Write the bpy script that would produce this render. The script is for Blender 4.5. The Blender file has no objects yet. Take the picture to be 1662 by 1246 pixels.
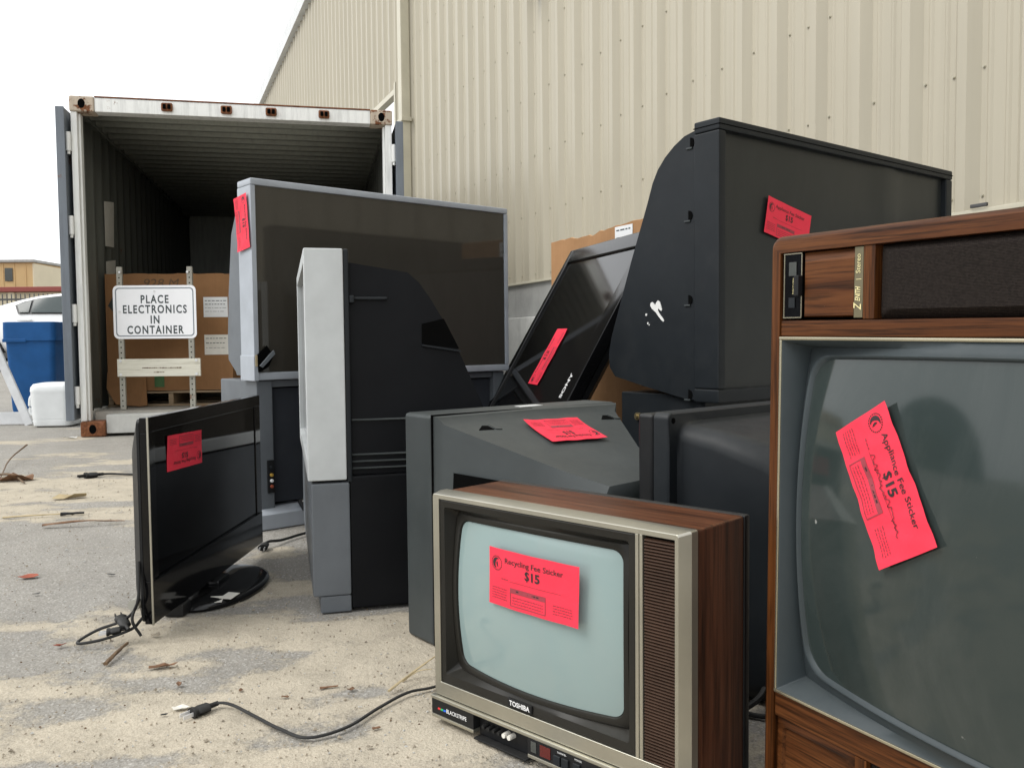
import bpy, bmesh, math, random
import numpy as np
from mathutils import Vector, Matrix
R = math.radians
rnd = random.Random(7)
scn = bpy.context.scene
col = scn.collection

# ---------------------------------------------------------------- camera, sky, sun, exposure
cd = bpy.data.cameras.new('camera'); cam = bpy.data.objects.new('camera', cd); col.objects.link(cam)
cd.sensor_width = 36; cd.lens = 36 * 1405 / 1662; cd.clip_start = 0.05; cd.clip_end = 2000
cam.matrix_world = Matrix.Translation((0, 0, 0.71)) @ Matrix.Rotation(R(90 - 2.87), 4, 'X') @ Matrix.Rotation(R(-0.57), 4, 'Z')
scn.camera = cam
scn.view_settings.view_transform = 'Standard'; scn.view_settings.look = 'None'
scn.view_settings.gamma = 1; scn.view_settings.exposure = 0.6
SUN_EL, SUN_AZ = R(50), R(252)      # high on the left, through thick cloud
w = bpy.data.worlds.new('World'); scn.world = w; w.use_nodes = True
nt = w.node_tree; nt.nodes.clear()
wo = nt.nodes.new('ShaderNodeOutputWorld'); bg = nt.nodes.new('ShaderNodeBackground')
sky = nt.nodes.new('ShaderNodeTexSky'); sky.sky_type = 'NISHITA'; sky.sun_disc = False
sky.sun_elevation = SUN_EL; sky.sun_rotation = SUN_AZ; sky.dust_density = 4
hs = nt.nodes.new('ShaderNodeHueSaturation'); hs.inputs['Saturation'].default_value = 0.12
mx = nt.nodes.new('ShaderNodeMix'); mx.data_type = 'RGBA'; mx.inputs[0].default_value = 0.8
mx.inputs[7].default_value = (9.2, 9.4, 9.6, 1)      # the even white of the cloud deck
nt.links.new(sky.outputs[0], hs.inputs['Color']); nt.links.new(hs.outputs[0], mx.inputs[6])
nt.links.new(mx.outputs[2], bg.inputs['Color']); bg.inputs['Strength'].default_value = 0.123
nt.links.new(bg.outputs[0], wo.inputs['Surface'])
sd = bpy.data.lights.new('sun', 'SUN'); sun = bpy.data.objects.new('sun', sd); col.objects.link(sun)
sd.energy = 1.25; sd.angle = R(30); sd.color = (1, 0.97, 0.92)
sv = Vector((math.cos(SUN_EL) * math.sin(SUN_AZ), math.cos(SUN_EL) * math.cos(SUN_AZ), math.sin(SUN_EL)))
sun.rotation_euler = sv.to_track_quat('Z', 'Y').to_euler(); sun.location = (0, 0, 20)

# ---------------------------------------------------------------- materials
class NT:
    def __init__(s, name):
        s.m = bpy.data.materials.new(name); s.m.use_nodes = True; s.t = s.m.node_tree
        s.b = s.t.nodes['Principled BSDF']; s.tc = s.t.nodes.new('ShaderNodeTexCoord')
    def n(s, typ, **kw):
        x = s.t.nodes.new('ShaderNode' + typ)
        for k, v in kw.items(): setattr(x, k, v)
        return x
    def l(s, a, b): s.t.links.new(a, b)
    def noise(s, scale, detail=4, rough=0.6, stretch=None, src='Object', dist=0):
        x = s.n('TexNoise'); x.inputs['Scale'].default_value = scale; x.inputs['Detail'].default_value = detail
        x.inputs['Roughness'].default_value = rough; x.inputs['Distortion'].default_value = dist
        if stretch:
            mp = s.n('Mapping'); mp.inputs['Scale'].default_value = stretch
            s.l(s.tc.outputs[src], mp.inputs[0]); s.l(mp.outputs[0], x.inputs[0])
        else: s.l(s.tc.outputs[src], x.inputs[0])
        return x.outputs['Fac']
    def ramp(s, fac, stops):
        r = s.n('ValToRGB'); e = r.color_ramp.elements
        while len(e) < len(stops): e.new(0.5)
        for q, (p, c) in zip(e, stops):
            q.position = p
            if not hasattr(c, '__len__'): c = (c, c, c)
            q.color = (*c[:3], 1)
        s.l(fac, r.inputs[0]); return r.outputs[0]
    def mix(s, fac, a, b, mode='MIX'):
        x = s.n('Mix', data_type='RGBA', blend_type=mode)
        for sock, v in ((x.inputs[0], fac), (x.inputs[6], a), (x.inputs[7], b)):
            if hasattr(v, 'is_linked'): s.l(v, sock)
            elif hasattr(v, '__len__'): sock.default_value = (*v[:3], 1)
            else: sock.default_value = v
        return x.outputs[2]
    def math(s, op, a, b=0.5, clamp=False):
        x = s.n('Math', operation=op, use_clamp=clamp)
        for sock, v in ((x.inputs[0], a), (x.inputs[1], b)):
            if hasattr(v, 'is_linked'): s.l(v, sock)
            else: sock.default_value = v
        return x.outputs[0]
    def bump(s, h, strength=0.3, dist=0.002):
        x = s.n('Bump'); x.inputs['Strength'].default_value = strength; x.inputs['Distance'].default_value = dist
        s.l(h, x.inputs['Height']); s.l(x.outputs[0], s.b.inputs['Normal'])
    def set(s, col=None, rough=None, metal=None, spec=None):
        for k, v in (('Base Color', col), ('Roughness', rough), ('Metallic', metal), ('Specular IOR Level', spec)):
            if v is None: continue
            if hasattr(v, 'is_linked'): s.l(v, s.b.inputs[k])
            elif hasattr(v, '__len__'): s.b.inputs[k].default_value = (*v[:3], 1)
            else: s.b.inputs[k].default_value = v

def plastic(name, c, rough=0.45, grain=900, gb=0.12, dust=0.12, metal=0, scuff=0.25, dustcol=(0.30, 0.29, 0.26), spec=0.25, rv=0.3):
    """moulded plastic or paint: fine grain, blotchy sheen, dust lying on the faces that look up, a few pale scuffs"""
    t = NT(name)
    big = t.noise(5, 5); v = t.ramp(big, [(0.3, [x * 0.86 for x in c]), (0.7, [min(1, x * 1.12) for x in c])])
    fine = t.noise(38, 6, 0.7)
    geo = t.n('NewGeometry'); sx = t.n('SeparateXYZ'); t.l(geo.outputs['Normal'], sx.inputs[0])
    up = t.math('MULTIPLY', t.math('MAXIMUM', sx.outputs[2], 0.0), t.ramp(fine, [(0.25, 0.35), (0.75, 1.0)]))
    d = t.math('MULTIPLY', t.math('ADD', t.math('MULTIPLY', up, 2.2), t.ramp(t.noise(9, 6, 0.7), [(0.5, 0), (0.8, 0.7)])), dust, True)
    cc = t.mix(d, v, dustcol)
    sc = t.noise(30, 8, 0.75, (1, 1, 0.16)); 
    s2 = t.math('MULTIPLY', t.ramp(sc, [(0.70, 0), (0.74, 1)]), scuff)
    cc = t.mix(s2, cc, [min(1, x * 2 + 0.1) for x in c])
    rr = t.math('ADD', t.math('MULTIPLY', t.noise(14, 6, 0.7), rv), rough - rv / 2, True)
    t.set(cc, t.math('ADD', rr, t.math('MULTIPLY', d, 0.6), True), metal, spec)
    if gb: t.bump(t.noise(grain, 2), gb, 0.0006)
    return t.m

def wood(name, axis, dark, mid, light, scale=1.0, rough=0.32, contrast=1.0, spec=0.17):
    t = NT(name); st = [22 * scale] * 3; st[axis] = 1.1 * scale
    st2 = [160 * scale] * 3; st2[axis] = 5 * scale
    a = t.noise(1, 6, 0.62, st, dist=0.6); b = t.noise(1, 4, 0.6, st2)
    c = t.ramp(a, [(0.30, dark), (0.45, mid), (0.60, light), (0.72, mid)])
    pores = t.ramp(b, [(0.36, 0.3), (0.52, 1.0)])
    cc = t.mix(0.75 * contrast, c, t.mix(1, c, pores, 'MULTIPLY'))
    wear = t.math('MULTIPLY', t.ramp(t.noise(17, 9, 0.8), [(0.69, 0), (0.73, 1)]), 0.35)
    cc = t.mix(wear, cc, (0.45, 0.34, 0.25))
    t.set(cc, t.math('ADD', t.math('MULTIPLY', t.noise(8, 6), 0.2), rough - 0.10), 0, spec)
    t.bump(b, 0.15, 0.0008)
    return t.m

def glass_screen(name, c, rough=0.05, smear=0.2, spec=0.5, spk=0.5):
    """tinted picture-tube or projection screen: a dark ground under a glossy face, with wiped dust"""
    t = NT(name)
    d = t.math('MULTIPLY', t.ramp(t.noise(6, 8, 0.72, (1, 1, 0.5), dist=0.8), [(0.42, 0), (0.75, 1)]), smear)
    cc = t.mix(d, c, (0.30, 0.30, 0.28))
    s = t.math('MULTIPLY', t.ramp(t.noise(55, 4, 0.5), [(0.76, 0), (0.79, 1)]), spk)
    cc = t.mix(s, cc, (0.45, 0.45, 0.43))
    t.set(cc, t.math('ADD', t.math('MULTIPLY', d, 0.5), rough, True), 0, spec)
    return t.m

def flat(name, c, rough=0.6, metal=0, var=0.1, scale=20, spec=0.5):
    t = NT(name)
    t.set(t.ramp(t.noise(scale, 5), [(0.3, [x * (1 - var) for x in c]), (0.7, [min(1, x * (1 + var)) for x in c])]), rough, metal, spec)
    return t.m

def paint_rust(name, c, rust=0.5, rough=0.5, scale=6):
    t = NT(name)
    n1 = t.noise(scale, 9, 0.72); n2 = t.noise(scale * 5, 6, 0.7)
    m = t.ramp(n1, [(0.62 - rust * 0.2, 0), (0.66 - rust * 0.2, 1)])
    rc = t.ramp(n2, [(0.3, (0.06, 0.022, 0.01)), (0.6, (0.22, 0.085, 0.035)), (0.8, (0.30, 0.16, 0.09))])
    streak = t.ramp(t.noise(4, 6, 0.7, (6, 6, 0.6)), [(0.45, 1), (0.75, 0.68)])
    t.set(t.mix(m, t.mix(1, c, streak, 'MULTIPLY'), rc), t.math('ADD', t.math('MULTIPLY', m, 0.35), rough, True))
    t.bump(n2, 0.25, 0.002)
    return t.m

M = {}
M['black'] = plastic('black_plastic', (0.009, 0.0095, 0.0105), 0.42, dust=0.03, scuff=0.08)
M['black_blue'] = plastic('charcoal_plastic', (0.012, 0.0148, 0.0175), 0.45, dust=0.03, scuff=0.14, spec=0.22)
M['black_side'] = plastic('dark_board', (0.0048, 0.0054, 0.0068), 0.5, dust=0.008, scuff=0.03, spec=0.14)
M['gloss_black'] = plastic('piano_black', (0.004, 0.004, 0.0045), 0.10, gb=0, dust=0.008, scuff=0.04, spec=0.3, rv=0.1)
M['grey_shell'] = plastic('grey_moulded', (0.042, 0.049, 0.050), 0.42, dust=0.035, scuff=0.12, grain=700, spec=0.24)
M['silver'] = plastic('silver_paint', (0.50, 0.525, 0.53), 0.38, gb=0.03, dust=0.05, scuff=0.15, spec=0.4, rv=0.12)
M['silver_blue'] = plastic('blue_silver_paint', (0.35, 0.38, 0.42), 0.36, gb=0.03, dust=0.04, scuff=0.2, spec=0.4, rv=0.12)
M['silver_dark'] = plastic('grey_silver_paint', (0.125, 0.138, 0.152), 0.4, gb=0.05, dust=0.05, scuff=0.2)
M['grille_cloth'] = plastic('speaker_cloth', (0.028, 0.032, 0.040), 0.8, grain=1500, gb=0.4, dust=0.03, scuff=0)
M['frame_silver'] = plastic('champagne_metal', (0.44, 0.425, 0.36), 0.30, gb=0, dust=0.01, scuff=0.03, metal=0.85, spec=0.4, rv=0.06)
M['bezel'] = plastic('brown_grey_bezel', (0.016, 0.015, 0.0125), 0.35, gb=0.05, dust=0.02, scuff=0.05)
M['mask'] = plastic('slate_mask', (0.043, 0.054, 0.059), 0.34, gb=0.06, dust=0.03, scuff=0.3)
M['wood_x'] = wood('walnut_along', 0, (0.022, 0.0075, 0.003), (0.080, 0.027, 0.011), (0.128, 0.048, 0.021), 1.6, 0.32)
M['wood_z'] = wood('walnut_upright', 2, (0.022, 0.0078, 0.0035), (0.066, 0.022, 0.0100), (0.100, 0.036, 0.017), 1.6, 0.36)
M['oak_x'] = wood('pecan_along', 0, (0.012, 0.0045, 0.0016), (0.078, 0.026, 0.0078), (0.118, 0.043, 0.0135), 1.5, 0.40, 1.2)
M['oak_z'] = wood('pecan_upright', 2, (0.0085, 0.0035, 0.0012), (0.080, 0.0265, 0.0072), (0.125, 0.045, 0.013), 1.4, 0.40, 1.2)
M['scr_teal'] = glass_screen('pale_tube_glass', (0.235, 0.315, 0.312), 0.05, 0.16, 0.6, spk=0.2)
M['scr_dark'] = glass_screen('dark_tube_glass', (0.026, 0.036, 0.0345), 0.08, 0.07)
M['scr_rp'] = glass_screen('projection_screen', (0.040, 0.0365, 0.0300), 0.05, 0.02, 0.45, spk=0.1)
M['scr_matte'] = glass_screen('matte_projection_screen', (0.0165, 0.0192, 0.0190), 0.36, 0.03, 0.32, spk=0.1)
M['scr_lcd'] = glass_screen('panel_screen', (0.002, 0.002, 0.0025), 0.05, 0.012, 0.22, spk=0.05)
M['rubber'] = plastic('black_rubber', (0.010, 0.0105, 0.011), 0.5, gb=0.0, dust=0.05, scuff=0)
M['steel'] = flat('bright_steel', (0.72, 0.72, 0.72), 0.35, 0.4)
M['brass'] = flat('dull_brass', (0.33, 0.27, 0.15), 0.35, 0.8)
M['gold'] = flat('gold_print', (0.75, 0.66, 0.34), 0.4, 0.2)
M['gold_trim'] = plastic('gilt_trim', (0.46, 0.42, 0.31), 0.22, gb=0, dust=0.01, scuff=0.03, metal=0.85, rv=0.05)
M['olive'] = flat('bronze_plate', (0.16, 0.14, 0.085), 0.4, 0.5)
M['white_print'] = flat('white_print', (0.75, 0.75, 0.75), 0.5)
M['ink'] = flat('black_ink', (0.022, 0.012, 0.014), 0.6, var=0.3, scale=300)
M['ink_soft'] = flat('faded_ink', (0.22, 0.022, 0.034), 0.6)
M['ink_box'] = flat('grey_ink', (0.28, 0.035, 0.05), 0.6)
M['red_led'] = flat('red_window', (0.10, 0.015, 0.012), 0.2)
M['grey_led'] = flat('grey_window', (0.06, 0.065, 0.06), 0.2)
M['rgb_r'] = flat('red_print', (0.6, 0.03, 0.03)); M['rgb_g'] = flat('green_print', (0.02, 0.35, 0.12)); M['rgb_b'] = flat('blue_print', (0.02, 0.12, 0.6))
M['yellow'] = flat('yellow_jack', (0.40, 0.25, 0.04)); M['white_p'] = flat('white_plastic', (0.72, 0.73, 0.73), 0.45, scale=4)
def _paper():
    t = NT('pink_paper')
    t.set(t.ramp(t.noise(12, 5), [(0.3, (0.74, 0.034, 0.066)), (0.7, (0.80, 0.042, 0.078))]), 0.62, 0, 0.25)
    t.bump(t.noise(24, 4, 0.5, dist=0.8), 0.4, 0.004); return t.m
M['pink'] = _paper()
def _weave():
    t = NT('grille_weave')
    mp = t.n('Mapping'); mp.inputs['Scale'].default_value = (210, 1, 150); t.l(t.tc.outputs['Object'], mp.inputs[0])
    br = t.n('TexBrick'); br.offset = 0.5; br.inputs['Scale'].default_value = 1.0
    br.inputs['Color1'].default_value = (0.017, 0.0125, 0.0108, 1); br.inputs['Color2'].default_value = (0.031, 0.024, 0.020, 1)
    br.inputs['Mortar'].default_value = (0.003, 0.003, 0.003, 1); br.inputs['Mortar Size'].default_value = 0.035
    sw = t.n('SeparateXYZ'); cb = t.n('CombineXYZ'); t.l(mp.outputs[0], sw.inputs[0]); t.l(sw.outputs[0], cb.inputs[0]); t.l(sw.outputs[2], cb.inputs[1])
    t.l(cb.outputs[0], br.inputs[0]); t.set(br.outputs[0], 0.75, 0, 0.1); t.bump(br.outputs['Fac'], 0.4, 0.001); return t.m
M['weave'] = _weave()
def _clad():
    t = NT('beige_cladding'); c = (0.425, 0.39, 0.305)
    st = t.noise(1, 6, 0.65, (9, 9, 0.35)); bl = t.noise(0.8, 5)
    cc = t.mix(1, t.ramp(bl, [(0.3, [x * 0.97 for x in c]), (0.7, [x * 1.02 for x in c])]), t.ramp(st, [(0.3, 0.93), (0.6, 1.0)]), 'MULTIPLY')
    grime = t.math('MULTIPLY', t.ramp(t.noise(1, 8, 0.75, (40, 40, 0.8)), [(0.58, 0), (0.8, 1)]), 0.10)
    t.set(t.mix(grime, cc, (0.30, 0.27, 0.20)), 0.42, 0, 0.4); t.bump(t.noise(3, 3), 0.05, 0.01); return t.m
M['clad'] = _clad()
M['clad_trim'] = flat('beige_trim', (0.50, 0.47, 0.37), 0.45, var=0.08, scale=3)
M['eave'] = flat('pale_eave_trim', (0.55, 0.56, 0.56), 0.4, scale=3)
M['screw'] = flat('screw_head', (0.40, 0.38, 0.30), 0.4, 0.3)
def _conc(name, c, s=1):
    t = NT(name)
    cc = t.ramp(t.noise(3 * s, 8, 0.7), [(0.3, [x * 0.78 for x in c]), (0.7, [x * 1.15 for x in c])])
    cc = t.mix(t.math('MULTIPLY', t.ramp(t.noise(1, 6, 0.7, (10, 10, 0.8)), [(0.5, 0), (0.8, 1)]), 0.4), cc, [x * 0.5 for x in c])
    t.set(cc, 0.85, 0, 0.3); t.bump(t.noise(60, 5, 0.7), 0.3, 0.004); return t.m
M['conc'] = _conc('concrete', (0.33, 0.33, 0.315)); M['conc_pale'] = _conc('pale_concrete', (0.50, 0.50, 0.475))
M['cont_white'] = paint_rust('white_container_paint', (0.84, 0.85, 0.83), -0.25, 0.45, 5)
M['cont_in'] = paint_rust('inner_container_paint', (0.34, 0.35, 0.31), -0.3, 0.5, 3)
M['cont_side_shade'] = paint_rust('shaded_inner_paint', (0.12, 0.124, 0.108), -0.1, 0.6, 3)  # inner paint darkened to put the container's shade into the colour
M['cont_rust'] = paint_rust('rusted_casting', (0.50, 0.42, 0.33), 0.55, 0.6, 9)
M['cont_rust2'] = paint_rust('brown_rust', (0.22, 0.08, 0.035), 0.9, 0.7, 9)
M['door_grey'] = paint_rust('blue_grey_door', (0.15, 0.172, 0.20), 0.03, 0.5, 4)
M['plywood'] = _conc('worn_deck', (0.36, 0.34, 0.30), 2)
def _card(c=(0.27, 0.145, 0.070)):
    t = NT('cardboard')
    cc = t.ramp(t.noise(3, 7, 0.65), [(0.3, [x * 0.82 for x in c]), (0.7, [x * 1.1 for x in c])])
    cc = t.mix(t.ramp(t.noise(1, 3, 0.5, (120, 120, 2)), [(0.4, 0.12), (0.6, 0)]), cc, [x * 0.6 for x in c])
    t.set(cc, 0.9, 0, 0.03); t.bump(t.noise(6, 4), 0.25, 0.02); return t.m
M['card'] = _card()
M['card_lit'] = _card((0.36, 0.205, 0.105))  # same cardboard, colour lightened for the brighter light outdoors
M['card_edge'] = flat('torn_cardboard', (0.40, 0.24, 0.12), 0.85, var=0.25, scale=60)
M['pallet'] = wood('pallet_wood', 0, (0.16, 0.11, 0.065), (0.30, 0.22, 0.14), (0.36, 0.27, 0.18), 0.8, 0.8)
M['sign_white'] = flat('sign_sheeting', (0.93, 0.94, 0.97), 0.35, var=0.03, scale=4)
M['sign_ink'] = flat('sign_ink', (0.045, 0.06, 0.065), 0.5)
M['sign_line'] = flat('sign_border', (0.22, 0.25, 0.28), 0.5)
M['galv'] = paint_rust('galvanised', (0.36, 0.35, 0.30), 0.02, 0.5, 6)
def _board():
    t = NT('whitewashed_board')
    a = t.noise(1, 6, 0.7, (3, 30, 60)); cc = t.ramp(a, [(0.32, (0.30, 0.27, 0.20)), (0.42, (0.62, 0.60, 0.50)), (0.6, (0.72, 0.70, 0.60))])
    t.set(cc, 0.75); t.bump(a, 0.3, 0.003); return t.m
M['board'] = _board()
M['label_paper'] = flat('label_paper', (0.66, 0.64, 0.58), 0.7, var=0.06)
M['bin_blue'] = plastic('blue_polyethylene', (0.018, 0.088, 0.25), 0.5, dust=0.03, scuff=0.1, spec=0.12)
M['jug'] = flat('milky_plastic', (0.70, 0.72, 0.72), 0.45, var=0.08, scale=5)
M['white_rail'] = plastic('white_rail_plastic', (0.66, 0.67, 0.68), 0.45, dust=0.2, scuff=0.1)
M['car_white'] = flat('car_paint', (0.78, 0.79, 0.80), 0.15, var=0.02, scale=1)
M['car_glass'] = flat('car_glass', (0.03, 0.045, 0.045), 0.04, var=0.05, spec=0.5)
M['tyre'] = flat('tyre_rubber', (0.018, 0.018, 0.019), 0.85); M['rim'] = flat('alloy', (0.5, 0.5, 0.52), 0.3, 0.6)
M['bld_tan'] = flat('tan_cladding', (0.50, 0.34, 0.16), 0.6, var=0.06, scale=1)
M['bld_cream'] = flat('cream_wall', (0.56, 0.50, 0.36), 0.7, var=0.08, scale=0.5)
M['bld_red'] = flat('oxide_trim', (0.22, 0.045, 0.035), 0.6); M['fence_dark'] = flat('dark_railing', (0.06, 0.06, 0.06), 0.5)
M['twig'] = flat('dry_twig', (0.12, 0.075, 0.04), 0.85, var=0.4, scale=40); M['straw'] = flat('dry_straw', (0.42, 0.34, 0.2), 0.8, var=0.2)
M['leaf_red'] = flat('red_leaf', (0.28, 0.06, 0.025), 0.7, var=0.3, scale=60); M['bark'] = flat('palm_bark', (0.16, 0.085, 0.045), 0.9, var=0.4, scale=50)
M['stone'] = flat('pebble', (0.30, 0.26, 0.20), 0.9, var=0.5, scale=9)
M['dark_in'] = flat('deep_shadow_void', (0.003, 0.003, 0.003), 0.9, spec=0.03)  # near-black colour for seams and backings, and painted-in shade of holes and recesses
M['screen_white'] = flat('bird_dropping', (0.72, 0.72, 0.70), 0.7)
M['orange'] = flat('orange_decal', (0.55, 0.2, 0.03), 0.5); M['green_p'] = flat('green_tape', (0.05, 0.13, 0.04), 0.6)
M['brown_slat'] = flat('brown_slats', (0.050, 0.026, 0.016), 0.5, var=0.25, scale=12)

# ---------------------------------------------------------------- helpers
def obj(name, bm, mats, parent=None, smooth=40, wn=True):
    me = bpy.data.meshes.new(name)
    if bm.__class__.__name__ == 'BMesh':
        bmesh.ops.recalc_face_normals(bm, faces=bm.faces[:]); bm.to_mesh(me); bm.free()
    else: me = bm
    o = bpy.data.objects.new(name, me); col.objects.link(o)
    if not isinstance(mats, (list, tuple)): mats = [mats]
    for m in mats: me.materials.append(M[m] if isinstance(m, str) else m)
    if smooth:
        me.polygons.foreach_set('use_smooth', [True] * len(me.polygons))
        me.set_sharp_from_angle(angle=R(smooth))
        if wn:
            md = o.modifiers.new('weighted', 'WEIGHTED_NORMAL'); md.keep_sharp = True
    if parent: o.parent = parent
    return o
def thing(name, label, cat, loc=(0, 0, 0), yaw=0, group=None):
    o = bpy.data.objects.new(name, None); col.objects.link(o); o.empty_display_size = 0.1
    o.location = loc; o.rotation_euler = (0, 0, R(yaw)); return tag(o, label, cat, group)
def tag(o, label=None, cat=None, group=None, kind=None):
    for k, v in (('label', label), ('category', cat), ('group', group), ('kind', kind)):
        if v: o[k] = v
    return o
def part_label(o, s): o['label'] = s; return o
def B(): return bmesh.new()
def bx(bm, x0, y0, z0, x1, y1, z1, b=0, mi=0, seg=2):
    vs = [bm.verts.new((x, y, z)) for z in (z0, z1) for y in (y0, y1) for x in (x0, x1)]
    fs = [bm.faces.new([vs[i] for i in q]) for q in ((0, 2, 3, 1), (4, 5, 7, 6), (0, 1, 5, 4), (2, 6, 7, 3), (0, 4, 6, 2), (1, 3, 7, 5))]
    for f in fs: f.material_index = mi
    if b:
        es = list({e for f in fs for e in f.edges})
        r = bmesh.ops.bevel(bm, geom=es, offset=b, segments=seg, affect='EDGES', profile=0.5, clamp_overlap=True)
        for f in r['faces']: f.material_index = mi
    return vs
def prism(bm, pts, axis, a, c, b=0, mi=0, seg=2):
    """closed polygon (two coordinates) extruded along axis from a to c; axis 0: pts=(y,z), 1: (x,z), 2: (x,y)"""
    def P(p, t): return [(t, p[0], p[1]), (p[0], t, p[1]), (p[0], p[1], t)][axis]
    A = [bm.verts.new(P(p, a)) for p in pts]; C = [bm.verts.new(P(p, c)) for p in pts]
    n = len(pts); fs = [bm.faces.new(A), bm.faces.new(C[::-1])]
    fs += [bm.faces.new((A[i], C[i], C[(i + 1) % n], A[(i + 1) % n])) for i in range(n)]
    for f in fs: f.material_index = mi
    if b:
        es = list({e for f in fs for e in f.edges if e.calc_face_angle(0) > R(25)})
        r = bmesh.ops.bevel(bm, geom=es, offset=b, segments=seg, affect='EDGES', profile=0.5, clamp_overlap=True)
        for f in r['faces']: f.material_index = mi
def loft(bm, loops, cap0=False, cap1=False, mi=0, closed=True):
    V = [[bm.verts.new(p) for p in L] for L in loops]; n = len(loops[0])
    for a, b_ in zip(V, V[1:]):
        for i in range(n if closed else n - 1):
            j = (i + 1) % n
            try: bm.faces.new((a[i], a[j], b_[j], b_[i])).material_index = mi
            except ValueError: pass
    if cap0: bm.faces.new(V[0][::-1]).material_index = mi
    if cap1: bm.faces.new(V[-1]).material_index = mi
    return V
def rrect(x0, x1, z0, z1, r, bow=0, m=6, s=8):
    """rounded rectangle as points (x,z), always 4*(m+s) of them; bow pushes the sides outward"""
    cx, cz, a, b_ = (x0 + x1) / 2, (z0 + z1) / 2, (x1 - x0) / 2, (z1 - z0) / 2
    r = max(r, 1e-4); out = []
    for k, (sx, sz, a0) in enumerate(((1, 1, 0), (-1, 1, 90), (-1, -1, 180), (1, -1, 270))):
        c0 = (sx * (a - r), sz * (b_ - r))
        arc = [(c0[0] + r * math.cos(R(a0 + 90 * i / (m - 1))), c0[1] + r * math.sin(R(a0 + 90 * i / (m - 1)))) for i in range(m)]
        out += arc
        nx = [(-1, 1), (-1, -1), (1, -1), (1, 1)][k]; nxa = [90, 180, 270, 0][k]
        c1 = (nx[0] * (a - r) + r * math.cos(R(nxa)), nx[1] * (b_ - r) + r * math.sin(R(nxa)))
        out += [(arc[-1][0] + (c1[0] - arc[-1][0]) * i / (s + 1), arc[-1][1] + (c1[1] - arc[-1][1]) * i / (s + 1)) for i in range(1, s + 1)]
    if bow:
        out = [(x * (1 - bow * (z / b_) ** 2), z * (1 - bow * (x / a) ** 2)) for x, z in out]
    return [(cx + x, cz + z) for x, z in out]
def lp(pts, y): return [(x, y, z) for x, z in pts]
def bulge_screen(bm, pts, y, depth, rings=9, mi=0):
    """domed glass on a boundary loop; its middle stands depth in front of its rim"""
    cx = sum(p[0] for p in pts) / len(pts); cz = sum(p[1] for p in pts) / len(pts)
    loops = [[(cx + (px - cx) * t, y - depth * (1 - t * t), cz + (pz - cz) * t) for px, pz in pts] for t in [1 - i / rings for i in range(rings)]]
    V = loft(bm, loops, mi=mi); c = bm.verts.new((cx, y - depth, cz)); L = V[-1]
    for i in range(len(L)): bm.faces.new((L[i], L[(i + 1) % len(L)], c)).material_index = mi
def dome_screen(bm, pts, f, rings=12, mi=0):
    """glass of a tube: the boundary pts (x,z) and all inside it lie on y = f(x,z)"""
    cx = sum(p[0] for p in pts) / len(pts); cz = sum(p[1] for p in pts) / len(pts); loops = []
    for i in range(rings):
        t = 1 - i / rings; L = []
        for px, pz in pts:
            x, z = cx + (px - cx) * t, cz + (pz - cz) * t; L.append((x, f(x, z), z))
        loops.append(L)
    V = loft(bm, loops, mi=mi); c = bm.verts.new((cx, f(cx, cz), cz)); L = V[-1]
    for i in range(len(L)): bm.faces.new((L[i], L[(i + 1) % len(L)], c)).material_index = mi
def smooth_path(pts, n=10):
    P = [Vector(p) for p in pts]; P = [P[0] * 2 - P[1]] + P + [P[-1] * 2 - P[-2]]; out = []
    for i in range(1, len(P) - 2):
        for k in range(n):
            t = k / n; a, b_, c, d = P[i - 1:i + 3]
            out.append(0.5 * ((2 * b_) + (c - a) * t + (2 * a - 5 * b_ + 4 * c - d) * t * t + (3 * b_ - a - 3 * c + d) * t ** 3))
    return out + [P[-2]]
def tube(bm, pts, r, k=8, mi=0, taper=None, cap=True, flat_=1.0):
    P = [Vector(p) for p in pts]; loops = []
    for i, p in enumerate(P):
        d = (P[min(i + 1, len(P) - 1)] - P[max(i - 1, 0)]).normalized()
        u = d.cross(Vector((0, 0, 1)))
        u = u.normalized() if u.length > 1e-4 else Vector((1, 0, 0))
        v = u.cross(d).normalized(); rr = r if taper is None else r * (1 + (taper - 1) * i / (len(P) - 1))
        loops.append([p + u * rr * math.cos(2 * math.pi * j / k) + v * rr * flat_ * math.sin(2 * math.pi * j / k) for j in range(k)])
    loft(bm, loops, cap, cap, mi)
def cyl(bm, p, q, r, k=16, mi=0, r2=None):
    tube(bm, [p, q], r, k, mi, None if r2 is None else r2 / r)
def text_bm(bm, s, size, place, off=0.0, mi=0, sx=1.0, align='CENTER', z=0.0, shear=0.0, extr=0.0, space=1.0):
    """lettering as faces; place maps (u,v,d) to a point"""
    cu = bpy.data.curves.new('lettering', 'FONT'); cu.body = s; cu.size = size; cu.align_x = align; cu.align_y = 'CENTER'
    cu.offset = off; cu.shear = shear; cu.resolution_u = 3; cu.space_character = space
    o = bpy.data.objects.new('lettering', cu); me = bpy.data.meshes.new_from_object(o)
    vs = [bm.verts.new(place(v.co.x * sx, v.co.y, z)) for v in me.vertices]
    for p in me.polygons:
        try: bm.faces.new([vs[i] for i in p.vertices]).material_index = mi
        except ValueError: pass
    bpy.data.objects.remove(o); bpy.data.curves.remove(cu); bpy.data.meshes.remove(me)
def frame_bars(bm, x0, x1, z0, z1, ix0, ix1, iz0, iz1, y0, y1, b=0.002, mi=0):
    bx(bm, x0, y0, iz1, x1, y1, z1, b, mi); bx(bm, x0, y0, z0, x1, y1, iz0, b, mi)
    bx(bm, x0, y0 + 0.0006, iz0, ix0, y1, iz1, b, mi); bx(bm, ix1, y0 + 0.0006, iz0, x1, y1, iz1, b, mi)
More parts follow.
